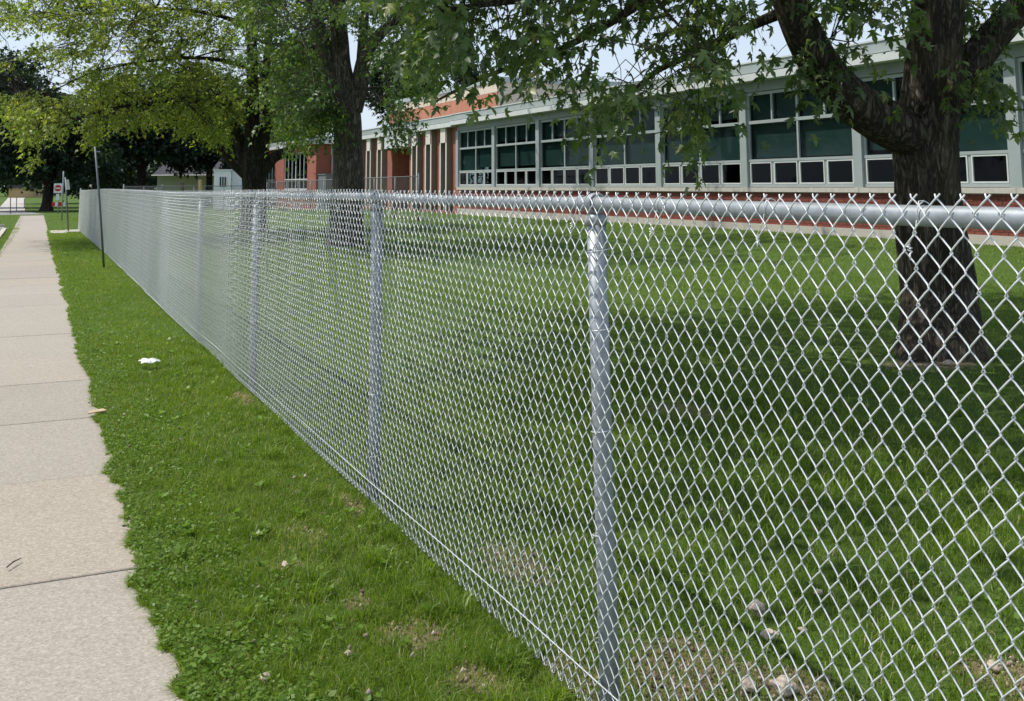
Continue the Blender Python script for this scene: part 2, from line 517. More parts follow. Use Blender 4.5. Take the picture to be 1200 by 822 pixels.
# sidewalk: a dirt-dark bed with single slabs on it
SW0, SW1 = -0.74, 0.505
sidewalk = empty('sidewalk', (0, 0, 0), 'beige concrete sidewalk running along the fence', kind='structure')
def strip(x0, x1, ys, dz, name, m, parent=None, thick=0.0):
    mb = MB()
    xs = [x0, x1]
    vs, fs = [], []
    for y in ys:
        for x in xs: vs.append((x, y, float(gz(x, y)) + dz))
    for i in range(len(ys) - 1): fs.append((2 * i, 2 * i + 1, 2 * i + 3, 2 * i + 2))
    mb.add(vs, fs)
    return mb.build(name, m, parent)
strip(SW0, SW1, list(np.arange(-8, 66.6, 0.5)), 0.003, 'bed', M_joint, sidewalk)
def slab(y0, y1, x0=SW0, x1=SW1, z=0.024, g=0.0045, m=None, parent=None, name='slab', tilt=0.0):
    mb = MB()
    c = 0.005
    ys = [y0 + g, y0 + g + c, y1 - g - c, y1 - g]
    zt = [z - 0.004, z, z, z - 0.004]
    vs, fs = [], []
    for y, zz in zip(ys, zt):
        for x in (x0, x1): vs.append((x, y, float(gz(x, y)) + zz + tilt * (y - y0)))
    for i in range(3): fs.append((2 * i, 2 * i + 1, 2 * i + 3, 2 * i + 2))
    b = len(vs)
    for x, y in ((x0, ys[0]), (x1, ys[0]), (x0, ys[3]), (x1, ys[3])): vs.append((x, y, float(gz(x, y)) - 0.02))
    fs += [(b, b + 1, 1, 0), (6, 7, b + 3, b + 2), (b, 0, 2, 4, 6, b + 2), (b + 1, b + 3, 7, 5, 3, 1)]
    mb.add(vs, fs)
    return mb.build(name, m or M_walk, parent)
y = 4.72 - 1.56 * 8
while y < 65.6:
    o = slab(y, y + 1.56, z=0.011 + random.uniform(-.002, .002), tilt=random.uniform(-.002, .002), parent=sidewalk)
    y += 1.56
tag(o, 'paler end slab at the far end of the sidewalk')
walk = empty('cross_walk', (0.9, 41.6, 0), 'short pale concrete walk from the sidewalk to the fence end', kind='structure')
for k in range(2):
    mb = MB(); x0, x1 = 0.52 + k * 0.6, 0.52 + k * 0.6 + 0.59
    mb.box(x0, x1, 40.8 + 1.0 * k, 43.4 + .4 * k, float(gz(1, 42)) - .02, float(gz(1, 42)) + 0.025); mb.build('slab', M_pale, walk)

# street on the far left, its kerb, and the cross street beyond
street = link('street', npmesh('street', *(lambda ys: (np.array([(x, yy, float(gz(x, yy)) + 0.004) for yy in ys for x in (-9.0, -1.12)]),
    np.array([(2 * i, 2 * i + 1, 2 * i + 3, 2 * i + 2) for i in range(len(ys) - 1)])))(list(np.arange(-30, 50, 1.0))), M_street))
tag(street, 'pale grey street left of the sidewalk', kind='structure')
kerb = empty('kerb', (-1.05, 20, 0), 'concrete kerb between street and sidewalk', kind='structure')
for k in range(26):
    y0 = -30 + k * 3.05
    if y0 > 46: break
    mb = MB(); zz = float(gz(-1, y0 + 1.5)); mb.box(-1.13, -0.98, y0, y0 + 3.04, zz - .1, zz + 0.055); mb.build('kerb_stone', M_pale, kerb)
mb = MB(); mb.box(-9.0, -1.131, 49.0, 49.15, -.2, 0.0); mb.build('kerb_stone', M_pale, kerb)
def quad(name, pts, m, kind='structure', label=None):
    o = link(name, npmesh(name, np.array(pts, float), np.array([[0, 1, 2, 3]]), m)); tag(o, label, kind=kind); return o
z = float(gz(0, 80)) 
quad('cross_street', [(-60, 70, z + .004), (0.6, 70, z + .004), (-0.5, 78, z + .004), (-60, 80, z + .004)], M_street, label='cross street in the far left distance')
quad('far_street', [(-30, 80, z + .006), (-6.0, 80, z + .006), (-8, 190, z + .006), (-40, 190, z + .006)], M_street, label='street running on beyond the crossing')
quad('far_sidewalk', [(-2.4, 78, z + .010), (-0.6, 78, z + .010), (-1.6, 190, z + .010), (-4.0, 190, z + .010)], M_pale, label='far sidewalk beyond the crossing')

# ------------------------------------------------------------------ chain-link fence
FX = 1.57                                  # the wire fabric stands at this x
WP, HP = 0.0575, 0.069                     # width and height of one diamond
NDIA = 22
MESH_TOP = 1.555
Z0 = MESH_TOP - NDIA * HP                 # bottom of the fabric
def fz(y): return float(gz(FX, y))
fence = empty('chain_link_fence', (FX, 2.7, 0), 'silver galvanised chain-link fence with top rail running beside the sidewalk', 'fence')
def picket(flip, npp, n, r, hooks=True):
    """one woven wire: a flattened spiral zigzagging over half a diamond's width"""
    pts = []
    A = WP / 4 + r * 1.5
    for i in range(NDIA * npp + 1):
        u = i / npp
        ph = u + (0.5 if flip else 0.0)
        tri = 2 * abs(2 * (ph % 1.0) - 1) - 1          # 1 at the left node
        if npp > 4:
            tri = math.copysign(1 - (1 - abs(tri)) ** 1.0, tri)
            tri = math.sin(tri * math.pi / 2) * 0.08 + tri * 0.92
        d = max(-1, min(1, 2.2 * math.sin(2 * math.pi * ph))) * r * 1.5
        pts.append((d, -A * tri + WP / 4, Z0 + u * HP))
    if hooks:
        top = pts[-1]; bot = pts[0]
        s = 1 if (top[1] > WP / 4) else -1
        pts.append((top[0] + r * 1.6, top[1] + s * 0.004, top[2] + 0.006))
        s = 1 if (bot[1] > WP / 4) else -1
        pts = [(bot[0] + .010, bot[1] - s * 0.014, bot[2] + 0.018), (bot[0] + .009, bot[1] - s * .011, bot[2] - 0.001), (bot[0] + .004, bot[1] - s * .003, bot[2] - 0.007)] + pts
    mb = MB(); mb.tube(pts, r, n, caps=False)
    return mb
wa = picket(False, 8, 6, 0.00185).mesh('wire', M_wire, True)
wb = picket(True, 8, 6, 0.00185).mesh('wire', M_wire, True)
WY0 = 1.05
def wob(y): return 0.006 * (float(vnoise(y * 2.3, 4.0, 73)) - .5)
def sag(y): return 0.016 * (float(vnoise(y * .8, 2.0, 72)) - .6)
for k in range(300):
    yk = WY0 + k * WP / 2
    o = link('wire', wa if k % 2 == 0 else wb, fence)
    o.location = Vector((FX + sag(yk), yk + wob(yk), fz(yk) + random.gauss(0, .0005) - .007 * float(vnoise(yk * .9, 1.0, 71)))) - Vector(fence.location)
    o.rotation_euler = (random.gauss(0, .0002) + .004 * (float(vnoise(yk * 1.6, 5.0, 74)) - .5), random.gauss(0, .0008), random.gauss(0, .02))
# the rest of the fabric, past the 300 largest
midw = [picket(f, 8, 5, 0.00185, False) for f in (False, True)]
farw = [picket(f, 4, 3, 0.0022, False) for f in (False, True)]
Vs, Fs, off = [], [], 0
ks = list(range(-26, 0)) + list(range(300, int((43.7 - WY0) / (WP / 2))))
for k in ks:
    src = (midw if 300 <= k < 300 + 210 and (k < 440 or random.random() < (510 - k) / 70) else farw)[k % 2]
    yk = WY0 + k * WP / 2
    Vs.append(np.array(src.v) + [FX + sag(yk), yk, fz(yk) + 0.012 * (vnoise(yk * .35, 3.0, 5) - .5)])
    Fs.append(np.array(src.f) + off); off += len(src.v)
o = link('woven_wire', npmesh('woven_wire', np.concatenate(Vs), np.concatenate(Fs), M_wire, smooth=True), fence)
o.location = -Vector(fence.location); o['kind'] = 'stuff'

RZ, RX = 1.521, FX + 0.031
posts = [-0.3, 2.83, 5.14, 8.32, 11.36] + [11.36 + 3.05 * k for k in range(1, 11)] + [43.72]
lean = {2.83: -0.030, 5.14: -0.004, 8.32: -0.004}
for i, py in enumerate(posts):
    zb = fz(py)
    end = i == len(posts) - 1
    r = 0.034 if end else 0.030
    ln = lean.get(py, random.uniform(-.01, .01))
    mb = MB()
    hz = RZ - 0.045 if not end else 1.60
    base = (RX + 0.004, py + ln * 1.0, zb - 0.1)
    top = (RX + 0.004, py - ln * 0.6, zb + hz)
    pts = [tuple(base[j] + (top[j] - base[j]) * t for j in range(3)) for t in (0, .33, .66, 1)]
    mb.tube(pts, r, 20)
    mb.build('post', M_tube, fence, True)
    cap = MB()                                         # cap sleeve and the eye the rail runs through
    cap.tube([(top[0], top[1], zb + hz - 0.022), (top[0], top[1], zb + hz + 0.004), (top[0], top[1], zb + hz + 0.014)], [r + .004, r + .004, r * .55], 20)
    ring = [(top[0] + 0.0285 * math.sin(a), top[1] , zb + RZ + 0.0285 * math.cos(a)) for a in np.linspace(0, 2 * math.pi, 21)]
    for dy in (-0.009, 0.0, 0.009):
        cap.tube([(p[0], p[1] + dy, p[2]) for p in ring], 0.0052, 6, caps=False)
    cap.build('post_cap', M_tube, fence, True)
rail_breaks = posts
for a, b in zip(rail_breaks[:-1], rail_breaks[1:]):
    mb = MB()
    nseg = 6
    pts = [(RX, a + (b - a) * t, fz(a + (b - a) * t) + RZ - 0.006 * math.sin(math.pi * t)) for t in np.linspace(0, 1, nseg)]
    mb.tube(pts, 0.0211, 18, caps=False)
    mb.build('top_rail', M_tube, fence, True)
mb = MB()
mb.tube([(FX - 0.004, yy, fz(yy) + Z0 + HP * 1.35 + 0.004 * math.sin(yy * 2.1)) for yy in np.arange(-0.4, 43.7, 0.25)], 0.0020, 6)
mb.build('tension_wire', M_wire, fence, True)
def tie(yk, zc, ax='y'):
    mb = MB()
    z = fz(yk)
    if ax == 'y':                                         # round the rail
        pts = [(RX + 0.0245 * math.cos(a), yk + 0.012 * a / 6.28, z + RZ + 0.0245 * math.sin(a)) for a in np.linspace(0.6 * math.pi, 2.6 * math.pi, 14)]
        end = (FX - .003, yk + .022, z + RZ - 0.062)
        pts = pts + [(FX + 0.008, yk + .012, z + RZ - 0.030), end]
        mb.tube(pts, 0.0013, 5)
        tw = [(end[0] + 0.0042 * math.cos(t), end[1] + 0.0042 * math.sin(t) - t * .0004, end[2] - t * 0.0011) for t in np.linspace(0, 11, 26)]
        mb.tube(tw, 0.0015, 5)
        mb.tube([tw[-1], (tw[-1][0] - .01, tw[-1][1] - .004, tw[-1][2] - .004), (tw[-1][0] - .012, tw[-1][1] - .006, tw[-1][2] - .016)], 0.0016, 5)
    else:
        pts = [(RX + 0.004 + 0.033 * math.cos(a), yk + 0.033 * math.sin(a), z + zc + 0.004 * a) for a in np.linspace(0, 6.6, 16)]
        mb.tube(pts, 0.0017, 5)
    mb.build('tie_wire', M_wire, fence, True)
for yy in np.arange(1.51, 12, 0.47): tie(float(yy), 0)
for py in posts[1:4]:
    for zc in (0.22, 0.52, 0.82, 1.12, 1.36): tie(py, zc, 'p')

# ------------------------------------------------------------------ leaves and trees
# silver-maple leaf: five pointed lobes with notches between them, folded a little along the midrib
LT = np.array([(0, 0), (.30, .04), (.15, .21), (.50, .50), (.13, .44), (.17, .66), (0, 1.0), (-.17, .66), (-.13, .44), (-.50, .50), (-.15, .21), (-.30, .04), (0, .34)])
LTz = np.array([0, -.06, .03, -.14, .03, -.02, -.16, -.02, .03, -.14, .03, -.06, .05])
LF = np.array([(12, i, (i + 1) % 12) for i in range(12)])
LT2 = np.array([(0, 0), (.42, .30), (.16, .45), (0, 1.0), (-.16, .45), (-.42, .30)])
LT2z = np.array([0, -.10, .03, -.12, .03, -.10])
LF2 = np.array([(0, 1, 2), (0, 2, 4), (2, 3, 4), (0, 4, 5)])
LT3 = np.array([(0, 0), (.36, .5), (0, 1.0), (-.36, .5)])
LT3z = np.array([0, .0, 0, .0])
LF3 = np.array([(0, 1, 2), (0, 2, 3)])
def leaves(P, D, N, size, rnd, kind=1):
    T, Tz, Fc = ((LT, LTz, LF), (LT2, LT2z, LF2), (LT3, LT3z, LF3))[kind - 1]
    D = D / np.linalg.norm(D, axis=1, keepdims=True)
    N = N - D * np.sum(N * D, 1, keepdims=True)
    N = N / np.maximum(np.linalg.norm(N, axis=1, keepdims=True), 1e-6)
    X = np.cross(D, N)
    s = size[:, None, None]
    V = P[:, None, :] + s * (X[:, None, :] * T[None, :, 0, None] + D[:, None, :] * T[None, :, 1, None] + N[:, None, :] * Tz[None, :, None])
    k = len(T)
    Fa = Fc[None] + (np.arange(len(P)) * k)[:, None, None]
    return V.reshape(-1, 3), Fa.reshape(-1, 3), np.repeat(rnd, k)
def spray_leaves(C, out, nleaf, length, lsize, droop=0.5, up=1.0, seed_rnd=0.5):
    """leaves set along short drooping twigs that start at C and head along out"""
    n = len(C)
    t = np.tile(np.linspace(0.1, 1, nleaf), n) + rng.normal(0, .06, n * nleaf)
    Cr = np.repeat(C, nleaf, 0)
    Or = np.repeat(out, nleaf, 0)
    side = np.cross(Or, [0, 0, 1.0]); side /= np.maximum(np.linalg.norm(side, axis=1, keepdims=True), 1e-6)
    sg = np.tile(np.where(np.arange(nleaf) % 2 == 0, 1, -1), n)[:, None]
    L = length * (0.7 + 0.6 * np.repeat(rng.random(n), nleaf))
    P = Cr + Or * (t * L)[:, None] + np.array([0, 0, -1.0]) * (droop * L * t * t)[:, None] + side * sg * (lsize * .35) + rng.normal(0, lsize * .30, (n * nleaf, 3))
    D = Or * 0.6 + side * sg * 0.7 + rng.normal(0, .40, P.shape) + [0, 0, -0.75 * (droop + .3)]
    N = np.array([0, 0, up]) + rng.normal(0, .5, P.shape)
    size = lsize * rng.uniform(.65, 1.2, len(P))
    tone = np.repeat(rng.random(n), nleaf) * .55 + rng.random(len(P)) * .45
    return P, D, N, size, tone

def trunk_ridge(seed, amp, freq=5.0, flare=None):
    def f(p, an, i):
        a = mnoise.noise(Vector((math.cos(an) * freq, math.sin(an) * freq, p.z * 0.9 + seed)))
        b = mnoise.noise(Vector((math.cos(an) * 1.6 + seed, math.sin(an) * 1.6, p.z * 0.6)))
        c = mnoise.noise(Vector((math.cos(an) * freq * 2.3, math.sin(an) * freq * 2.3, p.z * 2.2 + seed * 2)))
        e = abs(mnoise.noise(Vector((math.cos(an) * freq * 3.1, math.sin(an) * freq * 3.1, p.z * 1.1 + seed * 3))))
        fl = max(0, .55 - p.z) if seed == 0 else 0
        fl = fl * fl * 1.1 * max(0, math.sin(an * 4 + 1.0) * .7 + math.sin(an * 3 + 2.2) * .5)
        return 1 + amp * (a * .8 + b * 1.1 + c * .35 - e * .9) + fl
    return f
def curve(pts, rads, per=6, wob=0.0, seed=0):
    """Catmull-Rom through the points with interpolated radii"""
    P = [Vector(p) for p in pts]
    P = [P[0] * 2 - P[1]] + P + [P[-1] * 2 - P[-2]]
    o, r = [], []
    for i in range(1, len(P) - 2):
        for k in range(per):
            t = k / per
            a, b, c, d = P[i - 1], P[i], P[i + 1], P[i + 2]
            q = 0.5 * ((2 * b) + (c - a) * t + (2 * a - 5 * b + 4 * c - d) * t * t + (3 * b - a - 3 * c + d) * t ** 3)
            if wob: q = q + Vector(mnoise.noise_vector(q * 1.3 + Vector((seed, 0, 0)))) * wob
            o.append(q); r.append(rads[i - 1] + (rads[i] - rads[i - 1]) * t)
    o.append(P[-2]); r.append(rads[-1])
    return o, r

def tree(root, limbs, C, nleaf, length, lsize, m_leaf, m_bark, boughs=26, kind=1, tr=0.006, hero=0, sides=10, center=None, twigs=True, droop=.5, up=1.0, tone=None, amp=.1, smooth_trunk=True):
    """limbs: list of (part name, points, radii); C: points where leafy twigs sit"""
    tp = []
    for i, (nm, pts, rad) in enumerate(limbs):
        o, r = curve(pts, rad, (18 if hero else 8) if nm == 'trunk' else (12 if hero else 6), 0.02, i * 3.1)
        mb = MB()
        mb.tube(o, r, sides * (2 if nm == 'trunk' else 1), ridge=trunk_ridge(i * 7.3, amp * (1.25 if hero else 1)))
        mb.build(nm, m_bark, root, smooth_trunk)
        n0 = len(o) // 2 if nm == 'trunk' else 2
        tp += [(q, rr) for q, rr in zip(o[n0:], r[n0:])]
    TP = np.array([q for q, _ in tp]); TR = np.array([r for _, r in tp])
    C = np.asarray(C)
    cen = np.array(center if center is not None else TP.mean(0))
    # boughs: thinner branches from the limbs to the middle of each group of twigs
    pick = C[rng.choice(len(C), min(boughs, len(C)), replace=False)]
    BP = [TP]; mbb = MB()
    for b in pick:
        j = np.argmin(np.linalg.norm(TP - b, axis=1) + 0.5 * np.abs(TP[:, 2] - b[2] - .3))
        a = TP[j]
        L = np.linalg.norm(b - a)
        mid1 = a + (b - a) * .35 + [0, 0, L * .10] + rng.normal(0, L * .05, 3)
        mid2 = a + (b - a) * .7 + [0, 0, L * .08] + rng.normal(0, L * .05, 3)
        r0 = min(TR[j] * .6, .012 + .011 * L)
        o, r = curve([a, mid1, mid2, b], [r0, r0 * .65, r0 * .4, tr], 5, .03, float(b[0]))
        mbb.tube(o, r, 6 if hero else 5, caps=False)
        BP.append(np.array([tuple(q) for q in o]))
    bo = mbb.build('bough', m_bark, root, True); bo['kind'] = 'stuff'
    BP = np.concatenate(BP)
    # leafy twigs
    base = np.empty_like(C)
    for i0 in range(0, len(C), 500):
        d = np.linalg.norm(C[i0:i0 + 500, None, :] - BP[None], axis=2)
        base[i0:i0 + 500] = BP[np.argmin(d, 1)]
    dirv = C - base
    nn = np.linalg.norm(dirv, axis=1, keepdims=True)
    dirv = dirv / np.maximum(nn, 1e-3)
    outw = C - cen; outw /= np.linalg.norm(outw, axis=1, keepdims=True)
    out = dirv * .5 + outw * .6 + rng.normal(0, .35, C.shape); out[:, 2] *= .6
    out /= np.linalg.norm(out, axis=1, keepdims=True)
    if twigs:
        mbt = MB()
        for i in range(len(C)):
            if nn[i, 0] < 4.0:
                m_ = base[i] + (C[i] - base[i]) * .5 + [0, 0, nn[i, 0] * .07] + rng.normal(0, nn[i, 0] * .05, 3)
                e = C[i] + out[i] * length * .8 + [0, 0, -droop * length * .5]
                mbt.tube([base[i], m_, C[i], e], [tr * 1.1, tr * .8, tr * .6, tr * .3], 3, caps=False)
        to = mbt.build('twig', m_bark, root); to['kind'] = 'stuff'
    P, D, N, s, rn = spray_leaves(C, out, nleaf, length, lsize, droop, up)
    if tone is not None: rn = np.clip(rn * tone[1] + tone[0], 0, 1)
    keep = np.ones(len(P), bool)
    if hero:
        px, py, dz = proj(P)
        vis = (px > 0) & (px < 1200) & (py > 0) & (py < 822) & (dz > 0)
        idx = np.argsort(np.where(vis, -s / np.maximum(dz, .1), 1))[:hero]
        keep[idx] = False
        vv, ff, _ = leaves(np.zeros((1, 3)), np.array([[0, 1., 0]]), np.array([[0, 0, 1.]]), np.ones(1), np.zeros(1), 1)
        meshes = []
        for q in range(6): meshes.append(npmesh('leaf', vv, ff, m_leaf, np.full(len(vv), q / 5.0)))
        O = Vector(origin(root))
        for i in idx:
            d = Vector(D[i]).normalized(); n = Vector(N[i]); n = (n - d * n.dot(d)).normalized(); x = d.cross(n)
            o = bpy.data.objects.new('leaf', meshes[min(5, int(rn[i] * 6))]); COL.objects.link(o); o.parent = root
            mt = Matrix((x, d, n)).transposed().to_4x4()
            o.matrix_local = Matrix.Translation(Vector(P[i]) - O) @ mt @ Matrix.Scale(float(s[i]), 4)
    P, D, N, s, rn = P[keep], D[keep], N[keep], s[keep], rn[keep]
    if kind == 1:                                             # leaves high above the frame are simpler
        px, py, dz = proj(P)
        fr = (px > -250) & (px < 1450) & (py > -120) & (dz > 0)
        V, Fa, rr = leaves(P[fr], D[fr], N[fr], s[fr], rn[fr], 1)
        V2, F2, r2 = leaves(P[~fr], D[~fr], N[~fr], s[~fr] * 1.1, rn[~fr], 2)
        V, Fa, rr = np.concatenate([V, V2]), np.concatenate([Fa, F2 + len(V)]), np.concatenate([rr, r2])
    else:
        V, Fa, rr = leaves(P, D, N, s, rn, kind)
    fo = link('foliage', npmesh('foliage', V - np.array(origin(root)), Fa, m_leaf, rr), root)
    fo.location = (0, 0, 0); fo['kind'] = 'stuff'

def interp(x, pts):
    a = np.array(pts, float)
    return np.interp(x, a[:, 0], a[:, 1])
def crown_points(n, c, rad, zmin, flat=1.0, shell=.35):
    """points through an ellipsoid crown, denser outside, in clumps"""
    k = max(8, n // 22)
    d = rng.normal(0, 1, (k, 3)); d /= np.linalg.norm(d, axis=1, keepdims=True)
    r = rng.uniform(shell, 1, (k, 1)) ** .6
    cl = np.array(c) + d * r * np.array(rad)
    p = cl[rng.integers(0, k, n)] + rng.normal(0, 1, (n, 3)) * np.array(rad) * .11
    return p[p[:, 2] > zmin]

# ---- the near maple behind the fence
TB = np.array([7.72, 7.22, 0.0])
near = empty('maple_tree', tuple(TB), 'big dark maple right behind the fence, forking low into a long left limb', 'tree', 'maples behind the fence')
dT = 9.75
tp = lambda x, y_, d=dT: at(x, y_, d)
trunk_pts = [TB + [0.0, 0, -.15], TB + [0.0, 0, .12], at(1099, 340, dT - .02), at(1091, 275, dT), at(1087, 215, dT), at(1086, 160, dT), at(1093, 110, dT), at(1096, 50, dT), at(1099, -10, dT), at(1103, -90, dT), at(1100, -220, dT + .1), at(1080, -420, dT + .3)]
trunk_rad = [.46, .375, .33, .305, .29, .30, .285, .245, .232, .22, .17, .06]
limbs = [('trunk', trunk_pts, trunk_rad),
    ('limb', [at(1085, 165, dT), at(1050, 150, dT - .15), at(1010, 127, dT - .3), at(972, 92, dT - .45), at(942, 40, dT - .55), at(920, -15, dT - .6), at(890, -110, dT - .8), at(840, -220, dT - 1.2)], [.22, .215, .195, .185, .17, .15, .11, .05]),
    ('limb', [at(1108, 118, dT), at(1130, 84, dT + .05), at(1158, 50, dT + .1), at(1200, 5, dT + .15), at(1260, -60, dT + .3), at(1340, -160, dT + .6)], [.20, .165, .150, .138, .11, .05]),
    ('limb', [at(905, -50, dT - .7), at(850, -30, dT - .9), at(780, -20, dT - 1.1), at(690, -10, dT - 1.3), at(600, 0, dT - 1.5), at(520, 15, dT - 1.5)], [.085, .07, .055, .042, .03, .018]),
    ('limb', [at(930, 10, dT - .55), at(880, 30, dT - .4), at(820, 60, dT - .3), at(770, 85, dT - .3), at(730, 120, dT - .4)], [.06, .045, .034, .024, .013]),
    ('limb', [at(780, -20, dT - 1.1), at(720, 25, dT - .8), at(650, 60, dT - .6), at(570, 90, dT - .5), at(510, 120, dT - .4)], [.045, .036, .028, .02, .011]),
    ('limb', [at(1094, -60, dT), at(1040, -110, dT - .8), at(960, -190, dT - 1.8), at(880, -280, dT - 3)], [.13, .10, .07, .03]),
    ('limb', [at(1100, -100, dT), at(1150, -190, dT + .8), at(1220, -330, dT + 1.8)], [.12, .08, .03])]
low = [(430, 18), (455, 36), (478, 62), (492, 104), (505, 116), (528, 114), (540, 150), (562, 150), (572, 124), (600, 148), (640, 168), (662, 135), (690, 146), (712, 190), (742, 184), (765, 142), (790, 165), (815, 182), (838, 165), (855, 120), (880, 92), (905, 60), (935, 34), (960, 66), (985, 50), (1010, 58), (1045, 72), (1060, 20), (1065, -10)]
gaps = [(768, 88, 24, 15), (662, 62, 22, 12), (470, 100, 26, 40), (700, 100, 18, 10), (965, 42, 20, 18), (740, 50, 14, 10), (600, 40, 16, 10), (628, 100, 20, 12), (820, 35, 14, 8), (560, 60, 16, 9), (672, 118, 16, 10), (850, 62, 10, 8)]
def near_ok(x, y_):
    lo = interp(x, low) - 20
    ok = (x > 432) & (x < 1066) & (y_ < lo + 6 * (vnoise(x / 18, y_ / 18, 2) - .5))
    for gx_, gy_, ra, rb in gaps: ok &= ((x - gx_) / ra) ** 2 + ((y_ - gy_) / rb) ** 2 > .9
    ok &= ~((x > 850) & (x < 1066) & (y_ > 6) & (rng.random(len(x)) < .35))
    return ok
cand = np.stack([rng.uniform(430, 1066, 6000), rng.uniform(-70, 195, 6000)], 1)
dens = vnoise(cand[:, 0] / 30, cand[:, 1] / 22, 9) * .6 + vnoise(cand[:, 0] / 75, cand[:, 1] / 60, 4) * .6
ok = near_ok(cand[:, 0], cand[:, 1]) & (dens > .50)
cand = cand[ok][:390]
dd = dT - .5 + rng.normal(0, .75, len(cand)) - .9 * np.clip((1000 - cand[:, 0]) / 500, 0, 1)
CP = [at(x, y_ - 24, d) for (x, y_), d in zip(cand, dd)]
for (x0, y0, sx_, sy_, n, d0) in [(1148, 96, 13, 12, 7, dT - .35), (1128, 20, 14, 22, 8, dT + .5), (1180, -10, 30, 12, 10, dT), (948, 80, 12, 10, 8, dT - .75), (985, 72, 16, 6, 4, dT - .5), (1150, 104, 12, 14, 6, dT - .45), (1145, 12, 20, 14, 8, dT + .3)]:
    for _ in range(n): CP.append(at(x0 + rng.normal(0, sx_), y0 - 10 + rng.normal(0, sy_), d0 + rng.normal(0, .12)))
Cup = crown_points(2300, (7.6, 7.2, 8.2), (6.2, 6.0, 4.6), 3.2)
Cup = np.concatenate([Cup, crown_points(2600, (4.2, 8.4, 7.2), (5.2, 6.6, 2.6), 3.9)])
px, py, dz = proj(Cup)
Cup = Cup[~((px > -40) & (px < 1260) & (py > -45) & (dz > 0)) & (dz > -3) & (Cup[:, 0] > -.7 + .35 * (Cup[:, 2] - 6).clip(-2, 0))]
tree(near, limbs, np.concatenate([np.array(CP), Cup]), 12, .40, .118, M_leafN, M_bark1, boughs=110, kind=1, hero=300, sides=32, center=(7.6, 7.2, 6), droop=.55, amp=.075)
def knot(p, n, r, parent, ring=True):
    n = Vector(n).normalized(); a = n.orthogonal().normalized(); b = n.cross(a)
    P = Vector(p)
    mb = MB()
    k = 16
    prof = [(1.35, -.25), (1.25, .18), (1.0, .32), (.78, .22), (.62, -.12)]
    vs = [P + (a * math.cos(t) * 1.15 + b * math.sin(t) * .85) * r * pr * (1 + .07 * math.sin(3 * t)) + n * r * h for pr, h in prof for t in np.linspace(0, 2 * math.pi, k, endpoint=False)]
    fs = [(i * k + j, i * k + (j + 1) % k, (i + 1) * k + (j + 1) % k, (i + 1) * k + j) for i in range(len(prof) - 1) for j in range(k)]
    mb.add(vs, fs); o = mb.build('knot', M_bark1, parent, True)
    mb = MB(); mb.add([P + (a * math.cos(t) * 1.15 + b * math.sin(t) * .85) * r * .68 - n * r * .02 for t in np.linspace(0, 2 * math.pi, k, endpoint=False)], [tuple(range(k))])
    mb.build('knot_hollow', M_hole, o)
back = -(CAMR @ Vector((0, 0, -1)))
knot(at(1037, 126, dT - .375), back + Vector((0, 0, .30)), .068, near)
knot(at(1077, 9, dT - .24), back + Vector((-.3, 0, 0)), .045, near)
knot(at(1080, 128, dT - .30), back + Vector((0, 0, -.1)), .05, near)
mb = MB()
mb.add([at(1110, 92, dT - .27), at(1117, 96, dT - .285), at(1116, 108, dT - .28), at(1108, 105, dT - .26), at(1112, 99, dT - .32)], [(0, 1, 4), (1, 2, 4), (2, 3, 4), (3, 0, 4)])
mb.build('torn_bark', M_wood, near)

# ---- middle maple
dM = 27.6
MBp = np.array([7.75, float(0), 0.0]); p0 = at(405, 280, dM); MBp = np.array([p0[0], p0[1], float(gz(p0[0], p0[1]))])
mid = empty('maple_tree', tuple(MBp), 'tall maple with grey trunk dividing into three stems before the brick fins', 'tree', 'maples behind the fence')
A = lambda x, y_, d=dM: at(x, y_, d)
limbs = [('trunk', [MBp + [0, 0, -.2], MBp + [0, 0, .2], A(408, 215), A(408, 180), A(407, 145), A(404, 118), A(400, 80), A(397, 30), A(392, -40), A(380, -150)], [.58, .46, .42, .385, .375, .36, .27, .23, .18, .08]),
    ('limb', [A(399, 125), A(388, 85), A(377, 45), A(365, 0), A(350, -60), A(330, -150)], [.26, .23, .20, .17, .13, .06]),
    ('limb', [A(414, 130), A(422, 95), A(428, 66), A(441, 45), A(470, 18), A(510, -10), A(560, -60)], [.26, .25, .21, .17, .13, .09, .04]),
    ('limb', [A(424, 90), A(425, 50), A(428, 0), A(432, -80)], [.16, .14, .12, .06]),
    ('limb', [A(381, 60), A(350, 50), A(318, 52), A(285, 40)], [.075, .06, .045, .02]),
    ('limb', [A(420, 100, dM - .3), A(440, 110, dM - 1), A(455, 125, dM - 1.5)], [.04, .03, .015])]
cand = np.stack([rng.uniform(290, 520, 5000), rng.uniform(-40, 175, 5000)], 1)
lowm = [(290, 90), (320, 150), (345, 168), (365, 160), (385, 60), (392, 30), (415, 20), (432, 90), (440, 110), (450, 118), (458, 135), (470, 150), (480, 105), (500, 92), (520, 40)]
X_, Y_ = cand[:, 0], cand[:, 1]
ok = (Y_ < interp(X_, lowm)) & (vnoise(X_ / 20, Y_ / 16, 21) * .6 + vnoise(X_ / 50, Y_ / 40, 22) * .6 > .40)
ok &= ~(((X_ - 432) / 16) ** 2 + ((Y_ - 100) / 34) ** 2 < 1)
ok &= ~((X_ > 425) & (X_ < 452) & (Y_ > 62) & (Y_ < 140) & (rng.random(len(X_)) < .6))
ok &= ~((X_ < 335) & (Y_ > 40) & (rng.random(len(X_)) < .7))
cand = cand[ok][:1000]
CP = [at(x, y_ - 6, dM + rng.normal(0, 2.2) + .4) for x, y_ in cand]
for _ in range(45): CP.append(at(rng.normal(383, 9), rng.normal(138, 12) - 4, dM - .55 + rng.normal(0, .15)))
for _ in range(22): CP.append(at(rng.normal(461, 8), rng.normal(140, 9) - 4, dM - 1.5 + rng.normal(0, .3)))
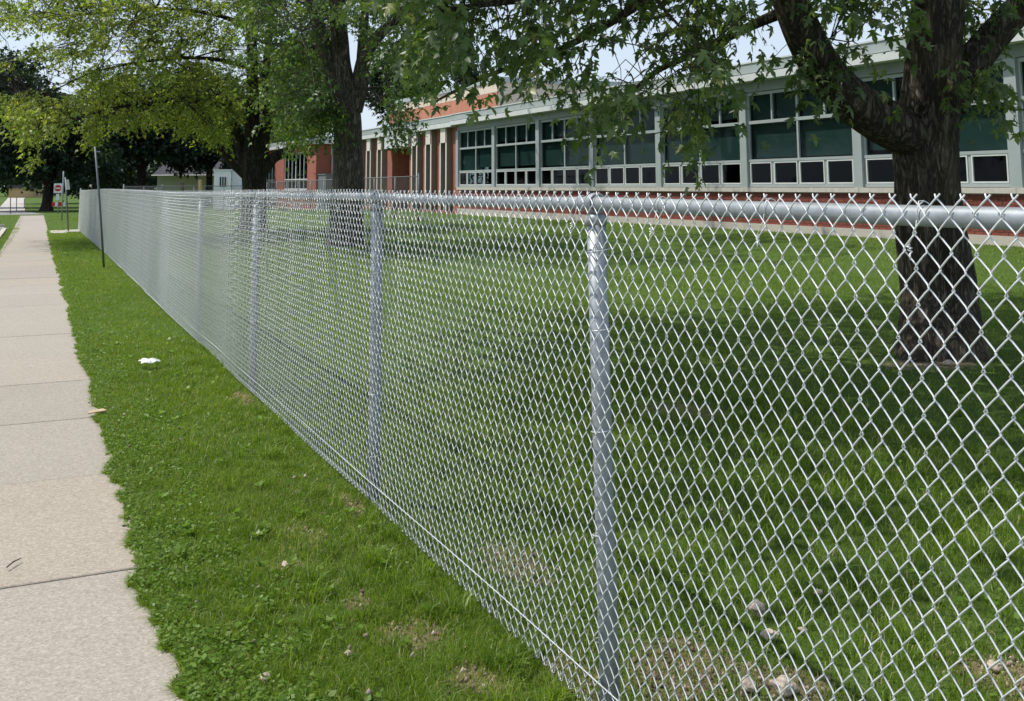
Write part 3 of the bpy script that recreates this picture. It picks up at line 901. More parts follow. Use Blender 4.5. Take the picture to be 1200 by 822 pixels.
Cup = crown_points(750, (MBp[0], MBp[1], 11.0), (6.6, 6.6, 5.2), 5.0)
px, py, dz = proj(Cup)
Cup = Cup[~((px > 200) & (px < 620) & (py > -25))]
tree(mid, limbs, np.concatenate([np.array(CP), Cup]), 13, .55, .15, M_leafM, M_bark2, boughs=90, kind=2, tr=.009, sides=12, center=(MBp[0], MBp[1], 7), amp=.07)

# ---- third maple: the wide sunlit crown on the left
dL = 38.5
p0 = at(297, 262, dL); LB = np.array([p0[0], p0[1], float(gz(p0[0], p0[1]))])
left = empty('maple_tree', tuple(LB), 'wide maple with sunlit yellow-green crown and short trunk split into several stems', 'tree', 'maples behind the fence')
A = lambda x, y_, d=dL: at(x, y_, d)
limbs = [('trunk', [LB + [0, 0, -.2], LB + [0, 0, .2], A(298, 225), A(298, 200), A(297, 180), A(296, 140), A(296, 90), A(294, 30), A(290, -40), A(280, -150)], [.62, .48, .44, .44, .40, .24, .22, .19, .14, .06]),
    ('limb', [A(304, 195), A(310, 165), A(313, 125), A(312, 80), A(318, 20), A(325, -60)], [.30, .20, .17, .15, .12, .05]),
    ('limb', [A(304, 205), A(320, 186), A(338, 176), A(347, 162), A(352, 140), A(360, 110)], [.26, .20, .17, .13, .09, .04]),
    ('limb', [A(292, 205), A(282, 175), A(277, 150), A(268, 130), A(250, 115)], [.28, .20, .16, .12, .05]),
    ('limb', [A(289, 205), A(272, 190), A(255, 170), A(240, 145), A(232, 110), A(215, 90)], [.20, .17, .14, .10, .07, .03]),
    ('limb', [A(294, 80), A(265, 72, dL - 1), A(225, 68, dL - 2.5), A(170, 72, dL - 4), A(110, 85, dL - 6), A(55, 110, dL - 7.5)], [.11, .08, .06, .045, .03, .014]),
    ('limb', [A(293, 30), A(240, 15, dL - 1), A(170, 10, dL - 3), A(90, 18, dL - 5), A(15, 22, dL - 6.5)], [.10, .075, .055, .036, .014]),
    ('limb', [A(270, 130), A(235, 118, dL - 1.5), A(180, 120, dL - 4), A(120, 130, dL - 7), A(70, 150, dL - 9)], [.10, .08, .06, .04, .02])]
N_ = 14000
cand = np.stack([rng.uniform(-60, 385, N_), rng.uniform(-45, 200, N_)], 1)
lowl = [(-60, 95), (0, 108), (14, 128), (30, 150), (42, 186), (58, 192), (75, 176), (95, 180), (120, 170), (140, 160), (165, 150), (190, 143), (210, 148), (228, 160), (250, 176), (270, 165), (285, 130), (300, 140), (325, 150), (345, 168), (365, 150), (385, 120)]
X_, Y_ = cand[:, 0], cand[:, 1]
ok = (Y_ < interp(X_, lowl) + 26 * (vnoise(X_ / 22, Y_ / 40, 31) - .35))
ok &= (vnoise(X_ / 24, Y_ / 15, 32) * .65 + vnoise(X_ / 60, Y_ / 34, 33) * .55 > .40)
skyg = (Y_ > interp(X_, [(-60, 20), (0, 30), (40, 26), (75, 38), (100, 50)])) & (Y_ < interp(X_, [(-60, 90), (0, 82), (22, 70), (42, 62), (62, 58), (84, 60), (102, 52)])) & (X_ < 102)
ok &= ~(skyg & (rng.random(N_) < .97))
ok &= ~((X_ < 60) & (Y_ < 8) & (rng.random(N_) < .75))
cand = cand[ok][:3300]
CP = []
for x, y_ in cand:
    f = np.clip((290 - x) / 260, 0, 1)
    CP.append(at(x, y_ - 4, dL - 8.5 * f + rng.normal(0, 1.9)))
Cup = crown_points(420, (LB[0] - 1, LB[1] - 1, 12.5), (7.5, 7.5, 5.5), 7.5)
px, py, dz = proj(Cup)
Cup = Cup[~((px > -60) & (px < 520) & (py > -20))]
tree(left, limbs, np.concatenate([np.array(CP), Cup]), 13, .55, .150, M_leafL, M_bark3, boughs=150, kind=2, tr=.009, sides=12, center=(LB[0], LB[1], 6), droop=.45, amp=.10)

# ---- far dark trees
def far_tree(px, base_y, depth, crown, label, n=2600, ls=.42, m=None, nm='shade_tree', trunk_r=.3, lowcut=1.2, group='dark trees in the distance', flat=.9):
    """crown: list of (px, py, radius px x, radius px y)"""
    b = at(px, base_y, depth); b[2] = float(gz(b[0], b[1])) if b[2] < 1 else 0
    rt = empty(nm, tuple(b), label, 'tree', group)
    k = depth / F
    tops = [at(c[0], c[1], depth) for c in crown]
    hi = max(t[2] for t in tops)
    fk = b + [0, 0, min(3.0, hi * .35)]
    L = [('trunk', [b + [0, 0, -.3], b + [0, 0, .4], fk, b * .5 + [0, 0, 0] + np.array([tops[0][0], tops[0][1], 0]) * .5 + [0, 0, hi * .75]], [trunk_r * 1.3, trunk_r, trunk_r * .85, trunk_r * .3])]
    for t in tops: L.append(('limb', [fk, fk * .5 + t * .5 + [0, 0, .4], t], [trunk_r * .6, trunk_r * .35, .04]))
    pts = []
    tot = sum(c[2] * c[3] for c in crown)
    for c, t in zip(crown, tops):
        nn = int(n * c[2] * c[3] / tot)
        pts.append(crown_points(nn, t, (c[2] * k, c[2] * k * flat, c[3] * k), lowcut, shell=.25))
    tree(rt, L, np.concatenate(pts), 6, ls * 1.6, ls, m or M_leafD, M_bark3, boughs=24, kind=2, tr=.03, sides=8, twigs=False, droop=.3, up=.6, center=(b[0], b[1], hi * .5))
    return rt
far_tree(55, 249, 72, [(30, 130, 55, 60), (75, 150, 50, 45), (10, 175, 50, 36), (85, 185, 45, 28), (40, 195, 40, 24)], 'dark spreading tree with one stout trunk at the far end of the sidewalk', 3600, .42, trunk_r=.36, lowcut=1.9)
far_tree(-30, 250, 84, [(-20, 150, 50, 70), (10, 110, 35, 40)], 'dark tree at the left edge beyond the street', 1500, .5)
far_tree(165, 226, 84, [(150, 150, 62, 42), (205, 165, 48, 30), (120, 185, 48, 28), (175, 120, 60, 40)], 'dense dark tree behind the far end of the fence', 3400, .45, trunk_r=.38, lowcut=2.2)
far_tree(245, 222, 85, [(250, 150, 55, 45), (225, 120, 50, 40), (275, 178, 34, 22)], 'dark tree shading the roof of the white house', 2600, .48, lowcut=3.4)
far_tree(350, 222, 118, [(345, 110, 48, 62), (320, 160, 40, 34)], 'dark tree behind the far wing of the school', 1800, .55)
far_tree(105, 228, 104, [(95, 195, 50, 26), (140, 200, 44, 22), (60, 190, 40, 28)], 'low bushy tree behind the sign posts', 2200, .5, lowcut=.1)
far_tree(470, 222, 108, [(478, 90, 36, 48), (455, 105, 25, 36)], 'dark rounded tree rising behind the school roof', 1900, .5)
# spruce behind the roof
def spruce(px, depth, top_y, label):
    b = at(px, 222, depth); b[2] = 0
    rt = empty('spruce_tree', tuple(b), label, 'tree')
    topz = at(px, top_y, depth)[2]
    pts = []
    for i in range(900):
        f = rng.random() ** .7
        r = (1 - f) * 3.6 * (.75 + .25 * math.sin(f * 60)) + .1
        a = rng.random() * 6.28
        rr = r * rng.uniform(.55, 1)
        pts.append(b + [rr * math.cos(a), rr * math.sin(a), 1 + f * (topz - 1) - rr * .12])
    tree(rt, [('trunk', [b + [0, 0, -.3], b + [0, 0, topz * .5], b + [0, 0, topz]], [.3, .18, .03])], np.array(pts), 9, .6, .30, M_leafC, M_bark3, boughs=30, kind=3, tr=.02, sides=8, twigs=False, droop=.2, up=.5, center=(b[0], b[1], topz * .4))
far_tree(170, 224, 110, [(150, 203, 34, 20), (185, 200, 34, 20), (215, 196, 30, 20)], 'low dark bushes filling the gap left of the white house', 2000, .5, lowcut=.1)
spruce(545, 92, 42, 'dark green spruce standing behind the terracotta upper storey')

# ------------------------------------------------------------------ school building
BX = 18.5
school = empty('school_building', (BX, 30, 0.3), 'low red brick school with long bands of tinted windows, pale metal fascia and vertical fins', 'building')
def part(nm, m, x0, x1, y0, y1, z0, z1, parent=None):
    return MB().box(x0, x1, y0, y1, z0, z1).build(nm, m, parent or school)
SILL, HEAD = 1.49, 4.15
bays = [46.30, 41.95, 37.48, 33.02, 28.53, 24.05, 19.53, 15.02, 10.5, 6.0]
# base wall with single bricks
part('wall', M_mortar, BX + .012, BX + .30, 6.0, 46.3, 0.1, SILL - .14)
part('foundation', M_pale, BX - .05, BX + .2, 6.0, 46.3, -0.1, 0.47)
bl, bh, bj = .203, .060, .0115
rows = int((SILL - .15 - .475) / (bh + bj))
bme = MB().box(0, .045, 0, bl, 0, bh).mesh('brick', M_brick)
cnt = 0
rest = MB()
allb = []
for r in range(rows):
    zz = .476 + r * (bh + bj)
    y = 6.0 + (0 if r % 2 else .107)
    while y + bl < 46.25:
        allb.append((y, zz)); y += bl + bj
vis = [q for q in allb if q[0] > 14.6]
near_b = set(sorted(vis)[:300])
for (y, zz) in allb:
    dx = random.uniform(-.004, .004)
    if (y, zz) in near_b:
        o = link('brick', bme, school); o.location = Vector((BX - .012 + dx, y, zz)) - Vector(school.location)
    else:
        rest.add([(BX - .012 + dx, y, zz), (BX - .012 + dx, y + bl, zz), (BX - .012 + dx, y + bl, zz + bh), (BX - .012 + dx, y, zz + bh), (BX + .03, y, zz), (BX + .03, y + bl, zz), (BX + .03, y + bl, zz + bh), (BX + .03, y, zz + bh)],
                 [(0, 3, 2, 1), (0, 1, 5, 4), (2, 3, 7, 6), (0, 4, 7, 3), (1, 2, 6, 5)])
rest.build('brickwork', M_brickS, school)['kind'] = 'stuff'
# windows
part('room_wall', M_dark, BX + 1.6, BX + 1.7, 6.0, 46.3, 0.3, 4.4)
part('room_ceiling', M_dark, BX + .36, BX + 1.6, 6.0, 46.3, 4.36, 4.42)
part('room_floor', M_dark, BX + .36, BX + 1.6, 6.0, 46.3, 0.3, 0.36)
for b0, b1 in zip(bays[1:], bays[:-1]):
    part('stone_sill', M_sill, BX - .09, BX + .26, b0 + .005, b1 - .005, SILL - .135, SILL - .012)
    part('head_panel', M_head, BX - .06, BX + .2, b0 + .006, b1 - .006, HEAD + .03, HEAD + .30)
    part('gutter_panel', M_white, BX - .42, BX + .2, b0 + .002, b1 - .002, HEAD + .305, HEAD + .50)
    part('fascia_panel', M_fascia, BX - .36, BX + .2, b0 + .003, b1 - .003, HEAD + .53, HEAD + .80)
    part('fascia_cap', M_white, BX - .39, BX + .25, b0 + .001, b1 - .001, HEAD + .803, HEAD + .845)
    pil = part('pilaster', M_frame, BX - .075, BX + .22, b1 - .15, b1 + .15, SILL - .01, HEAD + .028)
    fr = MB()
    a, c = b0 + .152, b1 - .152
    m_ = (a + c) / 2
    X0, X1 = BX + .0, BX + .11
    zt1, zt0 = 3.36, 3.27
    zm1, zm0 = 2.265, 2.19
    fr.box(X0, X1, a, c, HEAD - .07, HEAD + .02)                      # head, transom, lower rail, bottom rail
    fr.box(X0, X1, a, c, zt0, zt1)
    fr.box(X0 - .02, X1, a, c, zm0, zm1)
    fr.box(X0 - .02, X1, a, c, SILL, SILL + .075)
    for yy, w in ((a, .06), (c - .06, .06), (m_ - .035, .07)):         # uprights, butted between the rails
        fr.box(X0 + .006, X1 - .004, yy, yy + w, SILL + .075, zm0)
        fr.box(X0 + .006, X1 - .004, yy, yy + w, zm1, zt0)
        fr.box(X0 + .006, X1 - .004, yy, yy + w, zt1, HEAD - .07)
    q1, q3 = (a + m_) / 2, (c + m_) / 2
    for yy in (q1, q3):
        fr.box(X0 + .01, X1 - .006, yy - .03, yy + .03, zt1, HEAD - .07)
        fr.box(X0 + .004, X1 - .006, yy - .045, yy + .045, SILL + .075, zm0)
    wobj = empty('window', (BX, m_, SILL)); wobj.parent = school
    wobj.location = Vector((BX, m_, SILL)) - Vector(school.location)
    fr.build('frame', M_frame, wobj)
    def pane(y0, y1, z0, z1, dx=.06):
        mb = MB(); mb.box(BX + dx, BX + dx + .008, y0, y1, z0, z1); mb.build('pane', M_glass, wobj)
    ed = [a + .06, q1 - .03, q1 + .03, m_ - .035, m_ + .035, q3 - .03, q3 + .03, c - .06]
    for i in range(0, 8, 2): pane(ed[i], ed[i + 1], zt1, HEAD - .07)
    pane(a + .06, m_ - .035, zm1, zt0); pane(m_ + .035, c - .06, zm1, zt0)
    for i in range(0, 8, 2):
        e0, e1 = ed[i] + (.015 if i % 4 else 0), ed[i + 1] - (.015 if i % 4 == 0 else 0)
        mb = MB()
        s0, s1, w = SILL + .082, zm0 - .006, .036
        e0 += .006; e1 -= .006
        mb.box(BX - .012, BX + .05, e0, e1, s0, s0 + w); mb.box(BX - .012, BX + .05, e0, e1, s1 - w, s1)
        mb.box(BX - .012, BX + .05, e0, e0 + w, s0 + w, s1 - w); mb.box(BX - .012, BX + .05, e1 - w, e1, s0 + w, s1 - w)
        mb.build('hopper_sash', M_white, wobj)
        pane(e0 + w, e1 - w, s0 + w, s1 - w, .02)
    for (y0, y1) in ((a + .03, m_ - .01), (m_ + .01, c - .03)):
        drop = random.choice([0.02, .04, .07, .12])
        mb = MB(); mb.box(BX + .16, BX + .166, y0, y1, zm1 + drop, zt0 + .03); mb.build('blind', M_blind, wobj)
    for i in range(0, 8, 2):
        mb = MB(); mb.box(BX + .17, BX + .176, ed[i], ed[i + 1], zt1 + random.choice([-.02, .0, .0, .12]), HEAD - .04); mb.build('blind', M_blind, wobj)
part('pilaster', M_frame, BX - .075, BX + .22, 5.85, 6.15, SILL - .01, HEAD + .028)
part('roof', M_roof, BX + .26, BX + 14, 6.0, 46.3, HEAD + .60, HEAD + .80)
for k in range(9):
    part('parapet_panel', M_fascia, BX + 1.5, BX + 1.75, 6.1 + k * 4.46, 6.1 + k * 4.46 + 4.45, HEAD + .80, HEAD + 1.14)
part('end_wall', M_bwall, BX + .305, BX + 14, 5.7, 5.98, -.1, HEAD + .6)
# brick section with vertical fins
part('wall', M_bwall, BX + .02, BX + .4, 46.32, 53.5, 0, 4.40)
part('wall', M_bwall, BX + .02, BX + .4, 56.55, 72.6, 0, 4.40)
part('wall', M_bwall, BX + 1.9, BX + 2.1, 53.0, 57.0, 0, 4.40)             # back of the entrance recess
part('wall', M_bwall, BX + .41, BX + 1.89, 56.56, 56.8, 0, 4.40)
part('wall', M_bwall, BX + .41, BX + 1.89, 53.2, 53.44, 0, 4.40)
part('entrance_canopy', M_white, BX - .35, BX + 1.85, 52.75, 56.9, 3.66, 4.385)
dr = part('entrance_door', M_dark, BX + 1.84, BX + 1.89, 53.6, 54.6, .3, 2.9)
mb = MB()
for y0, y1, z0, z1 in ((53.5, 53.6, .3, 3.6), (54.6, 54.7, .3, 3.6), (53.6, 54.6, 2.9, 3.0), (53.6, 54.6, 2.0, 2.06)): mb.box(BX + 1.80, BX + 1.886, y0, y1, z0, z1)
mb.build('door_frame', M_white, dr)
mb = MB(); mb.box(BX - .55, BX - .352, 54.7, 54.95, 4.1, 4.3); mb.box(BX - .62, BX - .50, 54.72, 54.93, 3.98, 4.12); mb.build('wall_lamp', M_white, school)
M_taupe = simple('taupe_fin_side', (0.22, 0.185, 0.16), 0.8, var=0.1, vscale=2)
for y0 in (52.4, 50.25, 48.1, 62.95, 60.75, 58.55, 65.2, 67.4, 69.6):
    f = empty('fin_window', (BX, y0, .3)); f.parent = school; f.location = Vector((BX, y0, .3)) - Vector(school.location)
    for a_ in (y0 - .12, y0 - .92):
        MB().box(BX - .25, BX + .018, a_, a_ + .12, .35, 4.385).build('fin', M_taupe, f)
        MB().box(BX - .275, BX - .251, a_ - .012, a_ + .132, .35, 3.655).build('fin_edge', M_finside, f)
    MB().box(BX - .02, BX + .018, y0 - .799, y0 - .121, .35, 3.66).build('panel', M_recess, f)
    MB().box(BX - .29, BX + .018, y0 - .799, y0 - .121, 3.661, 4.385).build('cap_block', M_finside, f)
yb = [46.31, 50.5, 54.7, 58.9, 63.1, 67.3, 71.5, 72.6]
for a, b in zip(yb[:-1], yb[1:]):
    part('gutter_panel', M_white, BX - .40, BX + .4, a + .003, b - .003, 4.392, 4.62)
    part('fascia_panel', M_fascia, BX - .34, BX + .4, a + .004, b - .004, 4.65, 4.93)
    part('fascia_cap', M_white, BX - .37, BX + .42, a + .002, b - .002, 4.933, 4.98)
part('roof', M_roof, BX + .42, BX + 14, 46.31, 72.6, 4.70, 4.92)
# upper storey set back
UX = 24.0
part('upper_wall', M_beige, UX + .06, UX + 9, 54.02, 74.1, 4.8, 7.72)
y = 54.02
while y < 74.05:
    y1 = min(y + .92, 74.1)
    part('wall_panel', M_terra, UX, UX + .058, y + .012, y1 - .004, 5.2, 6.93)
    part('wall_panel', M_beige, UX + .004, UX + .058, y + .010, y1 - .004, 6.945, 7.52)
    y += .92
part('coping', M_fascia, UX - .08, UX + 9.1, 53.94, 74.2, 7.53, 7.82)
part('pink_panel', simple('faded_pink_panel', (.62, .25, .30), .6, var=.05), UX - .06, UX + .0, 72.6, 74.0, 5.6, 6.25)
c = at(812, 78, 50)
ch = part('chimney', M_bwall, c[0], c[0] + .75, c[1] - .28, c[1] + .28, 4.8, c[2] + .22)
MB().box(c[0] - .05, c[0] + .8, c[1] - .33, c[1] + .33, c[2] + .221, c[2] + .32).build('chimney_cap', M_pale, ch)
# projecting far wing
WX = 17.2
wing_rows = [(69.0, 71.6), (75.6, 80.2), (85.8, 90.6), (95.0, 106.0)]
part('wall', M_bwall, WX, WX + 1.28, 69.0, 71.5, -.1, 4.40)
part('wall', M_bwall, WX, WX + .3, 71.501, 106, -.1, 1.30)
part('wall', M_bwall, WX, WX + .3, 79.0, 82.4, 1.301, 4.0)
part('wall', M_bwall, WX, WX + .3, 91.0, 94.5, 1.301, 4.0)
part('wall', M_bwall, WX, WX + .3, 71.501, 106, 4.001, 4.40)
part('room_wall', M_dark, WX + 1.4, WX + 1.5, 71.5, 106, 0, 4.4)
for (a, c_) in ((71.52, 78.98), (82.42, 90.98), (94.52, 105.9)):
    wobj = empty('window', (WX, (a + c_) / 2, 1.31)); wobj.parent = school; wobj.location = Vector((WX, (a + c_) / 2, 1.31)) - Vector(school.location)
    mb = MB()
    n = int(round((c_ - a) / 1.24))
    st = (c_ - a) / n
    for zz in (1.31, 2.0, 3.92): mb.box(WX + .06, WX + .16, a, c_, zz, zz + .075)
    for i in range(n + 1):
        yy = min(a + i * st, c_ - .08)
        mb.box(WX + .064, WX + .156, yy, yy + (.16 if i % 3 == 0 else .08), 1.386, 1.999); mb.box(WX + .064, WX + .156, yy, yy + (.16 if i % 3 == 0 else .08), 2.076, 3.919)
    mb.build('frame', M_white, wobj)
    MB().box(WX - .08, WX + .058, a, c_, 1.18, 1.306).build('sill', M_white, wobj)
    for i in range(n):
        MB().box(WX + .11, WX + .118, a + i * st + .165, a + (i + 1) * st - .002, 1.39, 1.995).build('pane', M_glass, wobj)
        MB().box(WX + .11, WX + .118, a + i * st + .165, a + (i + 1) * st - .002, 2.08, 3.915).build('pane', M_glass, wobj)
part('gutter_panel', M_white, WX - .40, WX + 1.7, 68.6, 106.2, 4.402, 4.62)
part('fascia_panel', M_fascia, WX - .34, WX + 1.7, 68.66, 106.1, 4.65, 4.93)
part('roof', M_roof, WX - .3, WX + 14, 68.7, 106, 4.70, 4.90)
box_ = MB(); box_.box(WX + .15, WX + 1.2, 66.9, 68.95, 0, 2.3); o = box_.build('utility_enclosure', M_bulk)
MB().box(WX + .10, WX + 1.25, 66.85, 68.95, 2.301, 2.36).build('lid', M_bulk, o)
tag(o, 'dark grey metal enclosure against the brick side of the projecting wing', 'enclosure')

# ------------------------------------------------------------------ second chain-link fence in front of the school
def mesh_fence(pts, h, label):
    b0 = pts[0]
    rt = empty('chain_link_fence', (b0[0], b0[1], 0), label, 'fence')
    O = np.array([b0[0], b0[1], 0])
    wires, frame = MB(), MB()
    for (a, b) in zip(pts[:-1], pts[1:]):
        a = np.array([*a, float(gz(*a))]); b = np.array([*b, float(gz(*b))])
        L = np.linalg.norm(b - a); u = (b - a) / L
        n = int(L / .09)
        for i in range(-int(h / .09), n):
            for sgn in (1, -1):
                s0 = i * .09; s1 = s0 + h
                z0, z1 = 0.03, h
                if s0 < 0: z0 = 0.03 - s0; s0 = 0
                if s1 > L: z1 = h - (s1 - L); s1 = L
                if z1 - z0 < .02: continue
                if sgn < 0: z0, z1 = h + .03 - z0, h + .03 - z1
                p, q = a + u * s0 + [0, 0, z0], a + u * s1 + [0, 0, z1]
                wires.tube([p, q], .0022, 3, caps=False)
        MB().tube([a + [0, 0, h], b + [0, 0, h]], .021, 8).build('top_rail', M_oldtube, rt, True)
        k = max(1, int(round(L / 3.05)))
        for i in range(k + 1):
            p = a + u * L * i / k
            MB().tube([p + [0, 0, -.1], p + [0, 0, h + (.12 if i in (0, k) else -.02)]], .04 if i in (0, k) else .028, 10).build('post', M_oldtube, rt, True)
    wires.build('woven_wire', M_oldtube, rt)['kind'] = 'stuff'
P0 = (14.6, 41.0); P1 = (14.6, 88.0); c2 = at(190, 222, 64); P2 = (float(c2[0]), float(c2[1])); c3 = at(145, 222, 58); P3 = (float(c3[0]), float(c3[1]))
mesh_fence([P0, P1], 1.86, 'thin chain-link fence in front of the brick fins and far wing')
mesh_fence([(13.5, 72.0), P2, P3], 1.68, 'chain-link fence with a corner post in front of the white house')

# ------------------------------------------------------------------ house and guard hut far behind
hb = at(222, 222, 92)
house = empty('house', (float(hb[0]), float(hb[1]), 0), 'white sided house with dark roof half hidden under dark trees', 'building')
ux, uy = np.array([.907, -.42]), np.array([.42, .907])
def hquad(c, w, d, z0, z1, nm, m, parent):
    mb = MB(); c = np.array(c)
    P = [c - ux * w, c + ux * w, c + ux * w + uy * d, c - ux * w + uy * d]
    mb.add([(p[0], p[1], z) for z in (z0, z1) for p in P], [(0, 1, 5, 4), (1, 2, 6, 5), (2, 3, 7, 6), (3, 0, 4, 7), (4, 5, 6, 7)])
    return mb.build(nm, m, parent)
hc = np.array([hb[0], hb[1]])
w_ = hquad(hc, 2.9, 6, -.1, 2.55, 'wall', M_siding, house)
for k in range(12): hquad(hc - uy * .02, 2.92, .019, .1 + k * .2, .1 + k * .2 + .186, 'siding_board', M_siding, house)
mb = MB()
e0, e1 = hc - ux * 3.3 - uy * .5, hc + ux * 3.3 - uy * .5
f0, f1 = hc - ux * 3.3 + uy * 6.5, hc + ux * 3.3 + uy * 6.5
r0, r1 = hc - ux * 2.2 + uy * 3, hc + ux * 2.2 + uy * 3
mb.add([(*e0, 2.56), (*e1, 2.56), (*f1, 2.56), (*f0, 2.56), (*r0, 4.7), (*r1, 4.7)], [(0, 1, 5, 4), (1, 2, 5), (2, 3, 4, 5), (3, 0, 4), (0, 3, 2, 1)])
mb.build('roof', M_shingle, house)
mb = MB(); mb.tube([(*e0, 2.55), (*e1, 2.55)], .07, 6); mb.build('gutter', M_siding, house)
# hut
hc = at(262, 222, 70); hc = np.array([hc[0], hc[1]])
hut = empty('guard_hut', (float(hc[0]), float(hc[1]), 0), 'small white hut with barred window and rounded roof end beside the third maple', 'hut')
hquad(hc + ux * .55, .22 + .05, .5, 0, .01, 'floor', M_pale, hut)
hquad(hc - ux * .1, .58, 1.6, .02, 2.62, 'wall', M_hut, hut)
hquad(hc - ux * .1 - uy * .06, .64, 1.75, 2.621, 2.72, 'roof', M_siding, hut)
wf = hquad(hc - ux * .05 - uy * .03, .24, .028, 1.55, 2.2, 'window', M_dark, hut)
for k in (-.24, -.08, .08, .24): hquad(hc + ux * (-.05 + k) - uy * .05, .025, .018, 1.54, 2.21, 'bar', M_siding, wf)
mb = MB()
prof = [(.5, 0.02), (.5, 2.75), (1.2, 2.75), (1.45, 2.62), (1.62, 2.35), (1.70, 1.95), (1.72, .02)]
A0 = [hc + ux * p[0] + uy * .15 for p in prof]; A1 = [hc + ux * p[0] + uy * 1.75 for p in prof]
n = len(prof)
mb.add([(*A0[i], prof[i][1]) for i in range(n)] + [(*A1[i], prof[i][1]) for i in range(n)], [tuple(range(n))] + [(i, i + n, (i + 1) % n + n, (i + 1) % n) for i in range(n)] + [tuple(reversed(range(n, 2 * n)))])
mb.build('rounded_end', simple('hut_grey', (.66, .67, .67), .6, var=.05), hut)
for (px_, tp_, lab) in ((236, 211, 'upright pale timber board behind the corner of the fence'), (215, 214, 'short brown timber post behind the fence near the house')):
    b = at(px_, 223, 66); t = at(px_ - 1.5, tp_, 66)
    mb = MB(); mb.tube([(b[0], b[1], 0), (t[0], t[1], t[2])], .12, 4); tag(mb.build('timber_board', M_plank if px_ > 230 else M_twig), lab, 'board')

# ------------------------------------------------------------------ signs and posts
def facing(o):                                      # turn a sign's plate towards the sidewalk
    o.rotation_euler = (0, 0, R(-3))
def pole(name, base, top, r, m, label, cat, group=None):
    e = empty(name, base, label, cat, group)
    mb = MB(); mb.tube([(base[0], base[1], base[2] - .2), tuple((np.array(base) + top) / 2), tuple(top)], r, 8)
    return e, mb.build('post', m, e, True)
b = np.array([1.33, 22.3, float(gz(1.33, 22.3))])
e, p = pole('sign_post', b, at(111.5, 172, 20.75), .021, M_postsign, 'dark leaning steel post without a sign, standing in the grass against the fence', 'post')
bolt = at(114.5, 196, 20.7); mb = MB()
for dy in (0, -18): q_ = at(114.2 - dy * .05, 196 + dy, 20.73); mb.tube([q_ - [.035, .0, 0], q_ + [.035, 0, 0]], .012, 6)
mb.build('bolt', M_tube, e)
dN = 64.0
nb = at(67.5, 249.5, dN); nb[2] = float(gz(nb[0], nb[1]))
ctr = at(65, 220.8, dN)
e, p = pole('no_entry_sign', nb, np.array([nb[0], nb[1], ctr[2] + .25]), .03, M_tube, 'white square no entry sign with red disc and white bar on a thin post', 'sign')
def plate(c, w, h, th, m, nm, parent):
    mb = MB(); mb.box(c[0] - w / 2, c[0] + w / 2, c[1] - th, c[1], c[2] - h / 2, c[2] + h / 2); return mb.build(nm, m, parent)
c0 = np.array([nb[0] - .05, nb[1] - .04, ctr[2]])
pl = plate(c0, .48, .60, .012, M_signw, 'plate', e)
mb = MB(); k = 28
mb.add([(c0[0] + .20 * math.cos(t), c0[1] - .016, c0[2] + .20 * math.sin(t)) for t in np.linspace(0, 2 * math.pi, k, endpoint=False)], [tuple(range(k))]); mb.build('red_disc', M_red, pl)
mb = MB(); mb.box(c0[0] - .155, c0[0] + .155, c0[1] - .021, c0[1] - .018, c0[2] - .036, c0[2] + .036); mb.build('white_bar', M_signw, pl)
plate(c0 - [0, 0, .55], .20, .38, .012, M_signw, 'tab', e)
ub = np.array([1.205, 42.4, float(gz(1.2, 42.4))])
tpu = at(76.5, 208, 39.0)
e, p = pole('sign_post', ub, tpu, .028, M_postsign, 'leaning sign post with a white plate seen nearly edge-on at the end of the fence', 'sign')
c0 = at(78.8, 216.5, 38.9)
mb = MB(); dv = np.array([.12, .34, 0]); dvv = dv / 2
up_ = np.array([-.03, 0, .19])
n_ = np.array([.02, -.012, 0])
mb.add([c0 - dvv - up_, c0 + dvv - up_, c0 + dvv + up_, c0 - dvv + up_, c0 - dvv - up_ + n_, c0 + dvv - up_ + n_, c0 + dvv + up_ + n_, c0 - dvv + up_ + n_], [(0, 1, 2, 3), (7, 6, 5, 4), (0, 4, 5, 1), (1, 5, 6, 2), (2, 6, 7, 3), (3, 7, 4, 0)]); mb.build('plate', M_signw, e)
lb = at(72.5, 257, 51.5); lb[2] = float(gz(lb[0], lb[1]))
e, p = pole('sign_post', lb, at(74.5, 201, 51.5), .032, M_tube, 'bare grey pole leaning right between the two small signs', 'post')
rb = at(70, 249, 66); rb[2] = float(gz(rb[0], rb[1]))
e = empty('barricade_board', tuple(rb), 'low red and white board behind the no entry sign', 'barricade')
cR = at(68.5, 239.5, 66)
for k in range(4): plate(cR + [(-.30 + k * .2), 0, 0], .2, .26, .02, M_red if k % 2 == 0 else M_signw, 'stripe', e)
MB().tube([(cR[0] + .2, cR[1] + .02, rb[2]), (cR[0] + .2, cR[1] + .02, cR[2])], .02, 6).build('leg', M_postsign, e)
# thin posts and things by the far street
for (x, y0, y1, lab) in ((12.4, 248, 231, 'leftmost thin dark post on the far corner'), (19.5, 244.5, 232, 'middle one of three thin dark posts on the far corner'), (28.5, 242, 233, 'rightmost thin dark post on the far corner')):
    d = 1896 / (y0 - 218.5)
    b = at(x, y0, d); b[2] = float(gz(b[0], b[1])); t = at(x, y1, d)
    mb = MB(); mb.tube([tuple(b - [0, 0, .1]), tuple(t)], .03, 6); tag(mb.build('corner_post', M_postsign), lab, 'post', 'thin posts on the far corner')
hz = at(24, 233, 160)
farh = empty('far_house', (float(hz[0]), float(hz[1]), -.1), 'tiny yellow and brown house at the far end of the street', 'building')
hquad(hz[:2], 1.9, 5, -.2, 1.4, 'wall', simple('ochre_wall', (.42, .30, .14), .8), farh)
hquad(hz[:2] - uy * .3, 2.1, 5.6, 1.41, 1.9, 'roof', M_shingle, farh)
